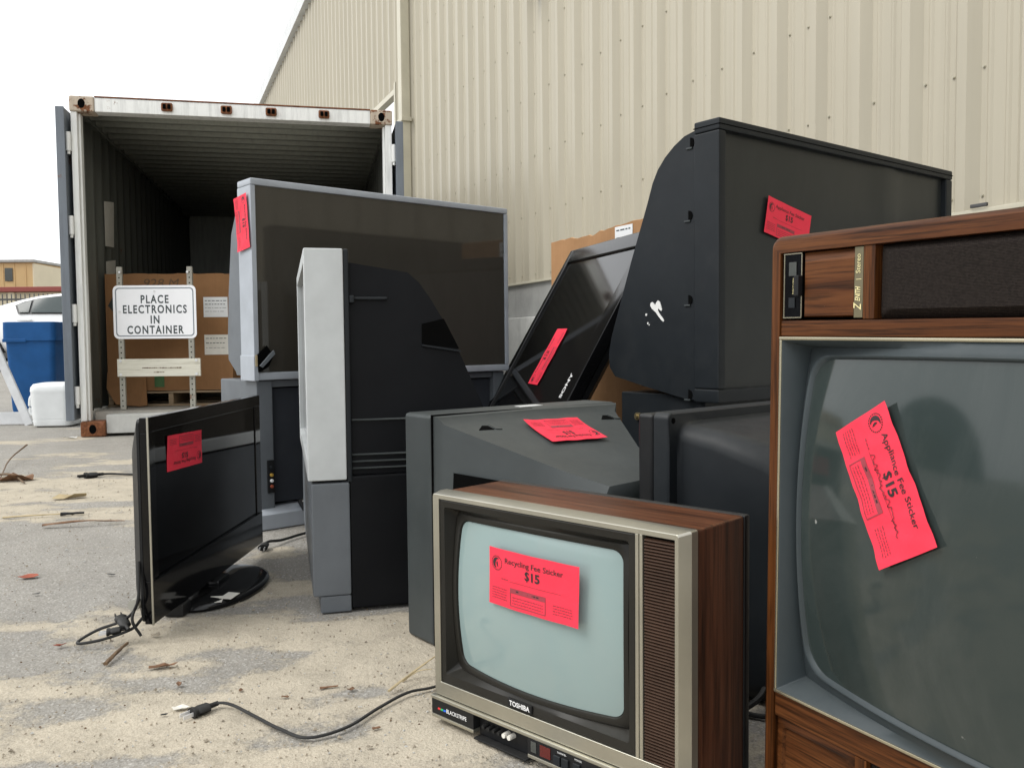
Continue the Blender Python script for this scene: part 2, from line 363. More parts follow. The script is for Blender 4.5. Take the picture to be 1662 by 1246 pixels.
def hollow(bm, x0, x1, y0, y1, z0, z1, t, b=0.0, mi=0):
    """open-fronted box shell of wall thickness t, rounded along its long outer edges"""
    O = rrect(x0, x1, z0, z1, max(b, 0.0005)); I = rrect(x0 + t, x1 - t, z0 + t, z1 - t, 0.001)
    loft(bm, [lp(I, y1), lp(O, y1), lp(O, y0), lp(I, y0), lp(I, y1)], mi=mi)
def local(root, pts):
    m = Matrix.Translation(root.location) @ root.rotation_euler.to_matrix().to_4x4(); mi = m.inverted()
    return [mi @ Vector(p) for p in pts]
def world(root, p):
    return (Matrix.Translation(root.location) @ root.rotation_euler.to_matrix().to_4x4()) @ Vector(p)

# ---------------------------------------------------------------- ground
def fbm(x, y, seed, octs=5, f0=1.0):
    out = np.zeros_like(x); amp = 1.0; tot = 0; rs = np.random.RandomState(seed)
    for o in range(octs):
        g = rs.rand(256, 256); X = x * f0; Y = y * f0
        xi = np.floor(X).astype(int); yi = np.floor(Y).astype(int); fx = X - xi; fy = Y - yi
        fx = fx * fx * (3 - 2 * fx); fy = fy * fy * (3 - 2 * fy)
        a = g[xi % 256, yi % 256]; b_ = g[(xi + 1) % 256, yi % 256]; c = g[xi % 256, (yi + 1) % 256]; d = g[(xi + 1) % 256, (yi + 1) % 256]
        out += amp * ((a * (1 - fx) + b_ * fx) * (1 - fy) + (c * (1 - fx) + d * fx) * fy); tot += amp; amp *= 0.55; f0 *= 2.03
    return out / tot
def rise(y):
    t = np.clip((y - 9.8) / 4.2, 0, 1); return 0.26 * t * t * (3 - 2 * t) + np.clip((y - 14) / 40, 0, 1) * 0.15
def ground_parts(x, y):
    s0 = np.interp(y, [0, 1.2, 1.8, 2.05, 2.5, 3.3, 3.6, 4.2, 4.55, 5.2, 8], [0.56, 0.565, 0.54, 0.475, 0.405, 0.40, 0.55, 0.56, 0.42, 0.34, 0.34])
    s0 = s0 + np.clip((x + 0.55) * 0.10, -0.04, 0.04) * (y < 2.6)
    n = fbm(x * 0.8 + 3, y * 1.5 + 9, 3, 6, 1.6) - 0.5; n2 = fbm(x * 0.7, y * 1.3, 5, 5, 7.0) - 0.5
    n3 = fbm(x * 0.9 + y * 0.35 + 40, y * 2.2 - x * 0.6, 21, 5, 2.6) - 0.5
    return s0 + n * 0.50 + n2 * 0.34 + n3 * 0.40
def build_ground():
    def axis(a, b_, st, ext):
        far = list(np.geomspace(st * 3, ext, 26))
        return np.array([a - d for d in far[::-1]] + list(np.arange(a, b_, st)) + [b_ + d for d in far])
    X = axis(-3.2, 1.3, 0.018, 600); Y = axis(0.7, 7.6, 0.02, 900)
    xx, yy = np.meshgrid(X, Y); s = ground_parts(xx, yy)
    far = (np.abs(xx) > 4) | (yy > 9) | (yy < 0)
    sand = np.clip((s - 0.43) / 0.11, 0, 1); sand = np.where(far, np.clip(sand * 0.35, 0, 1), sand)
    h = np.where(far, 0, sand * 0.003 + (fbm(xx, yy, 8, 4, 14.0) - 0.5) * 0.004 * (0.25 + sand) + (fbm(xx, yy, 11, 3, 2.0) - 0.5) * 0.004)
    zz = rise(yy) + h - 0.004
    n, m = xx.shape; me = bpy.data.meshes.new('ground')
    co = np.stack([xx, yy, zz], -1).reshape(-1, 3)
    idx = np.arange(n * m).reshape(n, m); q = np.stack([idx[:-1, :-1], idx[:-1, 1:], idx[1:, 1:], idx[1:, :-1]], -1).reshape(-1, 4)
    me.vertices.add(len(co)); me.vertices.foreach_set('co', co.ravel())
    me.loops.add(q.size); me.loops.foreach_set('vertex_index', q.ravel())
    me.polygons.add(len(q)); me.polygons.foreach_set('loop_start', np.arange(0, q.size, 4)); me.polygons.foreach_set('loop_total', np.full(len(q), 4))
    me.polygons.foreach_set('use_smooth', np.ones(len(q), bool)); me.update()
    at = me.attributes.new('sand', 'FLOAT', 'POINT'); at.data.foreach_set('value', sand.ravel())
    t = NT('asphalt_and_sand')
    a = t.n('Attribute', attribute_name='sand')
    f1 = t.noise(190, 4, 0.65); f2 = t.noise(45, 6, 0.7); vor = t.n('TexVoronoi'); vor.inputs['Scale'].default_value = 230; t.l(t.tc.outputs['Object'], vor.inputs[0])
    asp = t.ramp(f1, [(0.30, (0.125, 0.122, 0.115)), (0.5, (0.240, 0.234, 0.221)), (0.66, (0.32, 0.313, 0.295))])
    chips = t.ramp(vor.outputs['Color'], [(0.80, 0), (0.84, 1)]); asp = t.mix(t.math('MULTIPLY', chips, 0.75), asp, (0.46, 0.45, 0.43))
    asp = t.mix(1, asp, t.ramp(t.noise(2.2, 7, 0.7), [(0.3, 0.80), (0.7, 1.12)]), 'MULTIPLY')
    snd = t.ramp(t.noise(300, 5, 0.75), [(0.25, (0.27, 0.230, 0.170)), (0.5, (0.470, 0.415, 0.322)), (0.75, (0.61, 0.553, 0.450))])
    snd = t.mix(1, snd, t.ramp(t.noise(9, 9, 0.78), [(0.32, 0.72), (0.5, 0.98), (0.68, 1.12)]), 'MULTIPLY')
    m1 = t.math('ADD', a.outputs['Fac'], t.math('MULTIPLY', t.math('SUBTRACT', f2, 0.5), 1.5))
    m2 = t.math('ADD', m1, t.math('MULTIPLY', t.math('SUBTRACT', f1, 0.5), 0.8))
    k = t.ramp(m2, [(0.25, 0.20), (0.50, 0.54), (0.75, 0.90)])
    t.set(t.mix(k, asp, snd), 0.92, 0, 0.25)
    hgt = t.mix(k, f1, t.math('ADD', t.math('MULTIPLY', t.noise(300, 3), 0.5), t.math('ADD', t.math('MULTIPLY', f2, 1.0), t.math('MULTIPLY', t.noise(90, 4, 0.7), 0.9))))
    t.bump(hgt, 0.7, 0.005)
    o = bpy.data.objects.new('ground', me); col.objects.link(o); me.materials.append(t.m); tag(o, 'grey asphalt yard strewn with pale sand', 'ground', kind='structure')
    # loose grit, too many to count
    bm = B()
    for i in range(5200):
        y = 1.15 + 4.2 * rnd.random() ** 1.6; x = rnd.uniform(-0.62 * y - 0.1, 0.15)
        if i > 5080: r = rnd.uniform(0.003, 0.006)
        else: r = rnd.uniform(0.0012, 0.0035)
        c = Vector((x, y, r * 0.3)); vs = []
        for dx, dy, dz in ((1, 0, 0), (-0.6, 0.8, 0), (-0.5, -0.9, 0), (0.1, 0, 0.8), (0, 0.1, -0.5)):
            vs.append(bm.verts.new(c + Vector((dx * r * rnd.uniform(0.6, 1.3), dy * r * rnd.uniform(0.6, 1.3), dz * r))))
        mi = rnd.choice((0, 0, 0, 0, 0, 0, 0, 0, 0, 1, 2, 2, 2, 2, 2))
        for q_ in ((0, 1, 3), (1, 2, 3), (2, 0, 3), (1, 0, 4), (2, 1, 4), (0, 2, 4)): bm.faces.new([vs[j] for j in q_]).material_index = mi
    g = obj('grit', bm, [M['stone'], M['twig'], M['conc_pale']], smooth=0); tag(g, 'loose grit and crumbs scattered over the sandy asphalt', 'grit', kind='stuff')
build_ground()

# ---------------------------------------------------------------- metal-clad building on the right
def build_warehouse():
    n = Vector((0.917, 0.399, 0)); o = n * 3.4
    r = thing('metal_building', 'tall beige ribbed metal building with downspout and concrete base', 'building', (o.x, o.y, 0), -66.5)
    ztop = lambda x: 8.24 + 0.043 * x
    XO, XR, XL = -11.57, 6.5, -27.0; pitch = 0.305
    def prof(xa, xb):
        pts = []; k = math.floor(xa / pitch)
        pts.append((xa, 0))
        while k * pitch < xb:
            c = k * pitch
            for dx, y in ((-0.066, 0), (-0.024, -0.042), (0.024, -0.042), (0.066, 0), (0.094, 0), (0.104, -0.006), (0.114, -0.006), (0.124, 0), (0.180, 0), (0.190, -0.006), (0.200, -0.006), (0.210, 0)):
                if xa < c + dx < xb: pts.append((c + dx, y))
            k += 1
        pts.append((xb, 0)); return pts
    bm = B()
    for xa, xb, zb in ((XO, XR, 1.258), (XL, XO - 0.02, 4.17)):
        p = prof(xa, xb); lo = [bm.verts.new((x, y, zb)) for x, y in p]; hi = [bm.verts.new((x, y, ztop(x))) for x, y in p]
        for i in range(len(p) - 1): bm.faces.new((lo[i], lo[i + 1], hi[i + 1], hi[i]))
        lo2 = [bm.verts.new((xa, 0.05, zb)), bm.verts.new((xb, 0.05, zb))]; hi2 = [bm.verts.new((xa, 0.05, ztop(xa))), bm.verts.new((xb, 0.05, ztop(xb)))]
        bm.faces.new((lo2[1], lo2[0], hi2[0], hi2[1]))
    for row, z in enumerate((1.32, 1.87, 2.39, 2.95, 3.5, 4.05, 4.6, 5.15)):        # self-tapping screws, one a rib, two at each lap
        k = math.floor(XO / pitch) + 1
        while k * pitch < 5:
            c = k * pitch
            for dx in ((-0.076, 0.080) if k % 3 == 0 else (0.080,)):
                x = c + dx + rnd.uniform(-.004, .004); zz = z + rnd.uniform(-.006, .006)
                cyl(bm, (x, 0.002, zz), (x, -0.004, zz), 0.0075, 8, 1); cyl(bm, (x, -0.004, zz), (x, -0.009, zz), 0.0045, 6, 1)
            k += 1
    obj('cladding', bm, ['clad', 'screw'], r, smooth=25, wn=False)
    bm = B()   # eave trim and gutter strip along the top, roof behind
    p = [(XL, -0.14), (XR, -0.14), (XR, 0.1), (XL, 0.1)]
    v = [bm.verts.new((x, y, ztop(x) + dz)) for dz in (-0.05, 0.28) for x, y in p]
    for q in ((0, 1, 2, 3), (4, 7, 6, 5), (0, 4, 5, 1), (1, 5, 6, 2), (2, 6, 7, 3), (3, 7, 4, 0)): bm.faces.new([v[i] for i in q])
    obj('eave_trim', bm, 'eave', r, smooth=0)
    bm = B(); v = [bm.verts.new((x, y, ztop(x) + 0.285 + (y * 0.12))) for x, y in ((XL, -0.1), (XR, -0.1), (XR, 3), (XL, 3))]; bm.faces.new(v)
    v2 = [bm.verts.new((q.co.x, q.co.y, q.co.z + 0.06)) for q in v]; bm.faces.new(v2)
    for i in range(4): bm.faces.new((v[i], v[(i + 1) % 4], v2[(i + 1) % 4], v2[i]))
    obj('roof', bm, 'clad_trim', r, smooth=0)
    bm = B(); bx(bm, XL, -0.045, 4.09, XO - 0.10, 0.06, 4.165, 0.004); obj('lintel_trim', bm, 'clad_trim', r)
    bm = B(); bx(bm, XO - 0.10, -0.05, 1.9, XO - 0.03, 0.06, 4.24, 0.004); obj('jamb_trim', bm, 'clad_trim', r)
    bm = B(); bx(bm, -11.09, -0.16, 0.02, -10.93, -0.04, ztop(-11) - 0.06, 0.012); obj('downspout', bm, 'clad_trim', r)
    for z in (1.6, 3.55, 5.5): bm = B(); bx(bm, -11.12, -0.168, z, -10.90, -0.034, z + 0.05, 0.003); obj('downspout_strap', bm, 'clad_trim', r)
    bm = B(); bx(bm, XO, -0.02, 0, XR, 0.2, 1.262, 0.008); obj('concrete_base', bm, 'conc', r)
    bm = B(); bx(bm, XO, -0.16, 0, XR, -0.025, 0.92, 0.012); part_label(obj('concrete_curb', bm, 'conc_pale', r), 'paler concrete ledge along the foot of the base')
    bm = B(); bx(bm, XO, -0.05, 1.236, XR, 0.0, 1.2565, 0.002); obj('base_flashing', bm, 'clad_trim', r)
    bm = B(); bx(bm, -7.14, -0.22, 3.80, -6.98, -0.036, 3.90, 0.006); bx(bm, -7.10, -0.30, 3.86, -7.02, -0.2, 3.97, 0.006); obj('wall_bracket', bm, 'fence_dark', r)
    # small dark bar near the base on the near end
    bm = B(); bx(bm, -2.68, -0.06, 1.262, -2.60, -0.046, 1.278, 0.003); obj('dark_bar', bm, 'fence_dark', r)
build_warehouse()

# ---------------------------------------------------------------- shipping container
def build_container():
    r = thing('shipping_container', 'open white shipping container with rusty corners, doors folded back', 'shipping container', (-3.34, 6.66, 0), 12.6)
    W, H, D = 2.44, 2.60, 6.05
    def casting(x0, y0, z0, mat):
        bm = B(); bx(bm, x0, y0, z0, x0 + 0.178, y0 + 0.162, z0 + 0.118, 0.012, 0)
        cx, cz = x0 + 0.089, z0 + 0.059
        lo = [(cx + 0.026 * math.cos(a), y0 - 0.0025, cz + 0.036 * math.sin(a)) for a in np.linspace(0, 2 * math.pi, 20, endpoint=False)]
        loft(bm, [lo, [(p[0] * 0.94 + cx * 0.06, y0 - 0.0028, p[2] * 0.94 + cz * 0.06) for p in lo]], False, True, 1)
        lip = [(cx + 0.039 * math.cos(a), y0 - 0.001, cz + 0.051 * math.sin(a)) for a in np.linspace(0, 2 * math.pi, 20, endpoint=False)]
        loft(bm, [lip, lo], mi=0)
        return obj('corner_casting', bm, [mat, 'dark_in'], r)
    casting(0, 0, H - 0.118, 'cont_rust'); casting(W - 0.178, 0, H - 0.118, 'cont_rust')
    casting(0.01, -0.03, 0, 'cont_rust2'); casting(W - 0.178, 0, 0, 'cont_rust2')
    bm = B(); bx(bm, 0.006, 0.012, 0.118, 0.052, 0.16, H - 0.118, 0.006); bx(bm, 0.0525, 0.05, 0.118, 0.068, 0.12, H - 0.125, 0.003); obj('corner_post', bm, 'cont_white', r)
    bm = B(); bx(bm, W - 0.060, 0.012, 0.118, W - 0.006, 0.16, H - 0.118, 0.006); bx(bm, W - 0.078, 0.05, 0.118, W - 0.0605, 0.12, H - 0.125, 0.003); obj('corner_post', bm, 'cont_white', r)
    hd = B(); bx(hd, 0.178, 0.01, H - 0.115, W - 0.178, 0.13, H - 0.008, 0.006); bx(hd, 0.178, 0.007, H - 0.0065, W - 0.178, 0.13, H + 0.004, 0.002, 1)
    header = obj('header_beam', hd, ['cont_white', 'cont_rust2'], r)
    for x in (0.66, 1.10, 1.44, 1.85):
        bm = B(); bx(bm, x, -0.016, H - 0.092, x + 0.085, 0.008, H - 0.026, 0.012)
        bx(bm, x + 0.014, -0.030, H - 0.078, x + 0.038, -0.017, H - 0.04, 0.006, 1); bx(bm, x + 0.048, -0.030, H - 0.078, x + 0.072, -0.017, H - 0.04, 0.006, 1)
        obj('lock_rod_keeper', bm, ['cont_rust2', 'dark_in'], header)
    bm = B(); bx(bm, 0.19, 0.0, 0.02, W - 0.19, 0.14, 0.165, 0.008); obj('door_sill', bm, 'conc_pale', r)
    bm = B(); bx(bm, 0.08, 0.142, 0.10, W - 0.08, D - 0.05, 0.18, 0.003); obj('floor', bm, 'plywood', r)
    def corr(bm, a0, a1, put, pitch=0.23, dep=0.036):
        p = []; a = a0
        while a < a1:
            for da, d in ((0, 0), (pitch * 0.30, 0), (pitch * 0.5, dep), (pitch * 0.80, dep)): p.append((min(a + da, a1), d))
            a += pitch
        p.append((a1, 0)); rows = [[bm.verts.new(put(q, t)) for q in p] for t in (0, 1)]
        for i in range(len(p) - 1): bm.faces.new((rows[0][i], rows[0][i + 1], rows[1][i + 1], rows[1][i]))
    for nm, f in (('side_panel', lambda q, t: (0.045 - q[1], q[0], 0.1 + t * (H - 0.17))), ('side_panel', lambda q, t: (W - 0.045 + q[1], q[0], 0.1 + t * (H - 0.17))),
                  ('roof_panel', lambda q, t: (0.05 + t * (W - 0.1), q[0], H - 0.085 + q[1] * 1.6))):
        bm = B(); corr(bm, 0.165, D - 0.05, f, 0.278 if nm == 'side_panel' else 0.215); o = obj(nm, bm, 'cont_side_shade' if nm == 'side_panel' else 'cont_in', r, smooth=20, wn=False)
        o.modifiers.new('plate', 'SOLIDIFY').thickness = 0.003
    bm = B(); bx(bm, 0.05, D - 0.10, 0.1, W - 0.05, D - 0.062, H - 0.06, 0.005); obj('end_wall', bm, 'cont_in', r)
    for x in (-0.0, W - 0.058):
        bm = B(); bx(bm, x, 0.163, H - 0.105, x + 0.058, D, H - 0.012, 0.002); obj('top_rail', bm, 'cont_side_shade', r)
        bm = B(); bx(bm, x, 0.163, 0.03, x + 0.048, D, 0.19, 0.004); obj('bottom_rail', bm, 'cont_white', r)
    bm = B(); bx(bm, 0.0, D - 0.06, 0.02, W, D + 0.02, H, 0.004); obj('end_frame', bm, 'cont_in', r)
    # doors folded back along the flanks: seen on edge
    for s, nm in ((-1, 'left'), (1, 'right')):
        xo = -0.015 if s < 0 else W + 0.015
        def X(a): return xo + s * a
        bm = B(); x0, x1 = sorted((X(0.008), X(0.060))); bx(bm, x0, -0.05, 0.13, x1, 1.12, H - 0.10, 0.008)
        door = obj('cargo_door', bm, 'door_grey', r)
        bm = B(); x0, x1 = sorted((X(0.004), X(0.066))); bx(bm, x0, -0.062, 0.13, x1, -0.051, H - 0.10, 0.006); obj('door_gasket', bm, 'door_grey', door)
        bm = B()
        for yy in (0.25, 0.8): cyl(bm, (X(0.078), yy, 0.12), (X(0.078), yy, H - 0.06), 0.017, 10)
        obj('lock_rod', bm, 'galv', door)
        for z in (0.32, 0.95, 1.62, 2.25):
            bm = B(); cyl(bm, (X(-0.008), -0.012, z - 0.07), (X(-0.008), -0.012, z + 0.07), 0.019, 12); x0, x1 = sorted((X(0.006), X(-0.02))); bx(bm, x0, -0.018, z - 0.06, x1, 0.022, z + 0.06, 0.004)
            cyl(bm, (X(-0.008), -0.012, z - 0.095), (X(-0.008), -0.012, z - 0.071), 0.012, 8)
            obj('hinge', bm, 'cont_white', door)
    # papers taped on the inner left wall, a warning decal on the right one
    for z, h in ((1.55, 0.42), (1.16, 0.30)):
        bm = B(); v = [bm.verts.new(p) for p in ((0.052, 0.80, z), (0.056, 1.10, z + 0.02), (0.062, 1.12, z + h), (0.052, 0.80, z + h - 0.04))]; bm.faces.new(v)
        o = obj('taped_paper', bm, 'label_paper', r, smooth=0); o.modifiers.new('sheet', 'SOLIDIFY').thickness = 0.001
    bm = B(); v = [bm.verts.new(p) for p in ((W - 0.05, 0.75, 1.78), (W - 0.05, 0.95, 1.78), (W - 0.05, 0.95, 2.0), (W - 0.05, 0.75, 2.0))]; bm.faces.new(v); obj('warning_decal', bm, 'orange', r, smooth=0)
    # small rubble under the sill is ground grit
    return r
CONT = build_container()

def pallet(loc, yaw, label):
    r = thing('pallet', label, 'pallet', loc, yaw)
    for x in (0.0, 0.49, 0.98):
        bm = B(); bx(bm, x, 0, 0.018, x + 0.04, 1.0, 0.108, 0.003); obj('stringer', bm, 'pallet', r)
    for z in (0.0, 0.110):
        for k in range(5 if z else 3):
            y = k * (0.22 if z else 0.44); bm = B(); bx(bm, -0.01, y + 0.004, z, 1.03, y + 0.11, z + 0.017, 0.002); obj('deck_board', bm, 'pallet', r)
    return r
p0 = world(CONT, (0.068, 0.66, 0.182))
pallet(p0, 6, 'wooden pallet under the big cardboard box inside the container')
def ragged(x0, x1, z, n, amp, seed):
    rs = random.Random(seed); return [(x0 + (x1 - x0) * i / n, z + rs.uniform(-amp, amp * 0.6)) for i in range(n + 1)]
def paper_on(parent, x0, z0, x1, z1, y, mat, name, lines=0):
    bm = B(); bx(bm, x0, y - 0.001, z0, x1, y, z1)
    rs = random.Random(int(z0 * 1000))
    for i in range(lines):
        zz = z1 - (z1 - z0) * (0.2 + 0.7 * i / max(1, lines)); x = x0 + 0.012
        while x < x1 - 0.03:
            w_ = rs.uniform(0.012, 0.035); hh = 0.006 if i < 2 else 0.003
            v = [bm.verts.new(q) for q in ((x, y - 0.0018, zz), (min(x + w_, x1 - 0.01), y - 0.0018, zz), (min(x + w_, x1 - 0.01), y - 0.0018, zz + hh), (x, y - 0.0018, zz + hh))]
            bm.faces.new(v).material_index = 1; x += w_ + 0.008
    return obj(name, bm, [mat, 'sign_ink'], parent, smooth=0)
def build_gaylord():
    r = thing('cardboard_box', 'large brown cardboard box on a pallet inside the container behind the sign', 'cardboard box', world(CONT, (0.068, 0.66, 0.315)), 6)
    W, D, H, t = 1.03, 1.0, 0.99, 0.008
    top = ragged(0, W, H, 26, 0.005, 4)
    bm = B()
    for a, b_ in (((0, 0), (W, 0)), ((W, 0), (W, D)), ((W, D), (0, D)), ((0, D), (0, 0))):
        d = Vector((b_[0] - a[0], b_[1] - a[1], 0)); n = Vector((-d.y, d.x, 0)).normalized() * t; prev = None
        for i in range(27):
            f = i / 26; p = Vector((a[0], a[1], 0)) + d * f; z = top[i][1] - H + H
            cur = [bm.verts.new(q) for q in ((p.x, p.y, 0), (p.x, p.y, z), (p.x + n.x, p.y + n.y, z - 0.004), (p.x + n.x, p.y + n.y, 0))]
            if prev:
                for j, mi in ((0, 0), (1, 1), (2, 0)): bm.faces.new((prev[j], cur[j], cur[j + 1], prev[j + 1])).material_index = mi
            prev = cur
    bmesh.ops.remove_doubles(bm, verts=bm.verts[:], dist=1e-4)
    bx(bm, t, t, 0.002, W - t, D - t, 0.012)
    body = obj('carton_wall', bm, ['card', 'card_edge'], r, smooth=0)
    bm = B(); v = [bm.verts.new(p) for p in ((0.0, -0.004, 0.16), (0.31, -0.004, 0.17), (0.33, -0.05, -0.12), (0.28, -0.075, -0.128), (0.08, -0.06, -0.11), (-0.005, -0.02, 0.02))]; bm.faces.new(v)
    o = obj('loose_flap', bm, 'card', r, smooth=0); o.modifiers.new('thick', 'SOLIDIFY').thickness = 0.006
    paper_on(r, 0.80, 0.62, 1.00, 0.79, -0.002, 'white_p', 'shipping_label', 4); paper_on(r, 0.80, 0.30, 1.00, 0.47, -0.002, 'label_paper', 'shipping_label', 3)
    bm = B(); text_bm(bm, '928 M', 0.105, lambda u, v_, d: (0.45 + u, -0.002, 0.905 + v_), off=0.0, sx=1.1, shear=0.2); obj('marker_writing', bm, 'twig', r, smooth=0)
    bm = B(); bx(bm, 0.38, -0.004, 0.03, 0.46, -0.001, 0.13); obj('green_tape', bm, 'green_p', r, smooth=0)
    bm = B(); prism(bm, [(0.02, 0.72), (0.07, 0.66), (0.12, 0.68), (0.13, 0.78), (0.07, 0.81)], 1, -0.003, -0.001); obj('grey_tape', bm, 'grey_led', r, smooth=0)
build_gaylord()
def build_sign():
    r = thing('sign_stand', 'white sign on two metal posts standing inside the open container', 'sign', world(CONT, (0.258, 0.28, 0.182)), 3.0)
    hx = 0.60
    for x in (0.0, 0.555):
        bm = B(); n = 26
        bx(bm, x - 0.022, 0.0, 0.0, x + 0.022, 0.028, 1.15, 0.004)
        for k in range(n): cyl(bm, (x, -0.0005, 0.03 + k * 0.043), (x, 0.004, 0.03 + k * 0.043), 0.006, 8, 1)
        obj('post', bm, ['galv', 'dark_in'], r)
    x0, x1, z0, z1 = -0.05, 0.605, 0.572, 1.0
    bm = B(); P = rrect(x0, x1, z0, z1, 0.04)
    loft(bm, [lp(P, -0.004), lp(P, -0.0075)], True, True, 0)
    Pa, Pb = rrect(x0 + 0.018, x1 - 0.018, z0 + 0.018, z1 - 0.018, 0.03), rrect(x0 + 0.027, x1 - 0.027, z0 + 0.027, z1 - 0.027, 0.024)
    loft(bm, [lp(Pa, -0.0082), lp(Pb, -0.0082)], mi=1)
    pn = obj('sign_panel', bm, ['sign_white', 'sign_line'], r, smooth=0)
    bm = B(); cx = (x0 + x1) / 2
    for s, z in (('PLACE', 0.885), ('ELECTRONICS', 0.805), ('IN', 0.722), ('CONTAINER', 0.640)):
        text_bm(bm, s, 0.090, lambda u, v_, d, z=z: (cx + u, -0.0088, z + v_), off=0.0022, sx=0.74, space=1.24)
    obj('sign_lettering', bm, 'sign_ink', pn, smooth=0)
    for x, z in ((cx, 0.952), (0.0, 0.79)): bm = B(); cyl(bm, (x, -0.008, z), (x, -0.014, z), 0.009, 8); obj('bolt', bm, 'steel', r)
    for x in (0.012, 0.545): bm = B(); cyl(bm, (x, -0.0, 1.105), (x, -0.02, 1.105), 0.009, 8); obj('bolt', bm, 'steel', r)
    bm = B(); bx(bm, -0.028, -0.022, 0.268, 0.63, -0.001, 0.410, 0.003)
    bd = obj('cross_board', bm, 'board', r)
    rs = random.Random(3)      # the script on the board is too worn to read: broken dark strokes
    for zz, a, b_ in ((0.337, 0.17, 0.47), (0.302, 0.26, 0.34)):
        bm = B(); x = a; bx(bm, a, -0.0235, zz - 0.001, b_, -0.0224, zz + 0.001)
        while x < b_:
            l_ = rs.uniform(0.006, 0.02); hh = rs.uniform(0.003, 0.009)
            bx(bm, x, -0.0238, zz - hh / 2, x + l_, -0.0225, zz + hh / 2); x += l_ + rs.uniform(0.001, 0.008)
        obj('worn_writing', bm, 'twig', bd, smooth=0)
    for x in (0.0, 0.6):
        for z in (0.285, 0.395): bm = B(); cyl(bm, (x, -0.022, z), (x, -0.028, z), 0.011, 8); obj('bolt', bm, 'white_p', bd)
build_sign()
# dim shapes heaped at the back of the container
def dim_set(loc, yaw, w_, d_, h_, label):
    r = thing('crt_television', label, 'television', loc, yaw)
    bm = B(); bx(bm, 0, 0, 0, w_, 0.1, h_, 0.012); obj('bezel', bm, 'black', r)
    bm = B(); P = rrect(0.05, w_ - 0.05, 0.08, h_ - 0.05, 0.04, 0.03); bulge_screen(bm, P, -0.004, 0.02); obj('screen', bm, 'scr_dark', r)
    bm = B(); Q = lambda i, y: lp(rrect(i, w_ - i, i * 0.6, h_ - i * 0.8, 0.03), y); loft(bm, [Q(0.02, 0.1), Q(0.05, 0.22), Q(0.14, d_)], False, True); obj('rear_shell', bm, 'black_blue', r)
dim_set(world(CONT, (1.34, 1.9, 0.185)), 0, 0.9, 0.7, 1.55, 'tall dark television in the shade behind the cardboard box in the container')
dim_set(world(CONT, (0.5, 2.6, 0.185)), 20, 0.7, 0.6, 1.28, 'low dark television deep in the container shade')

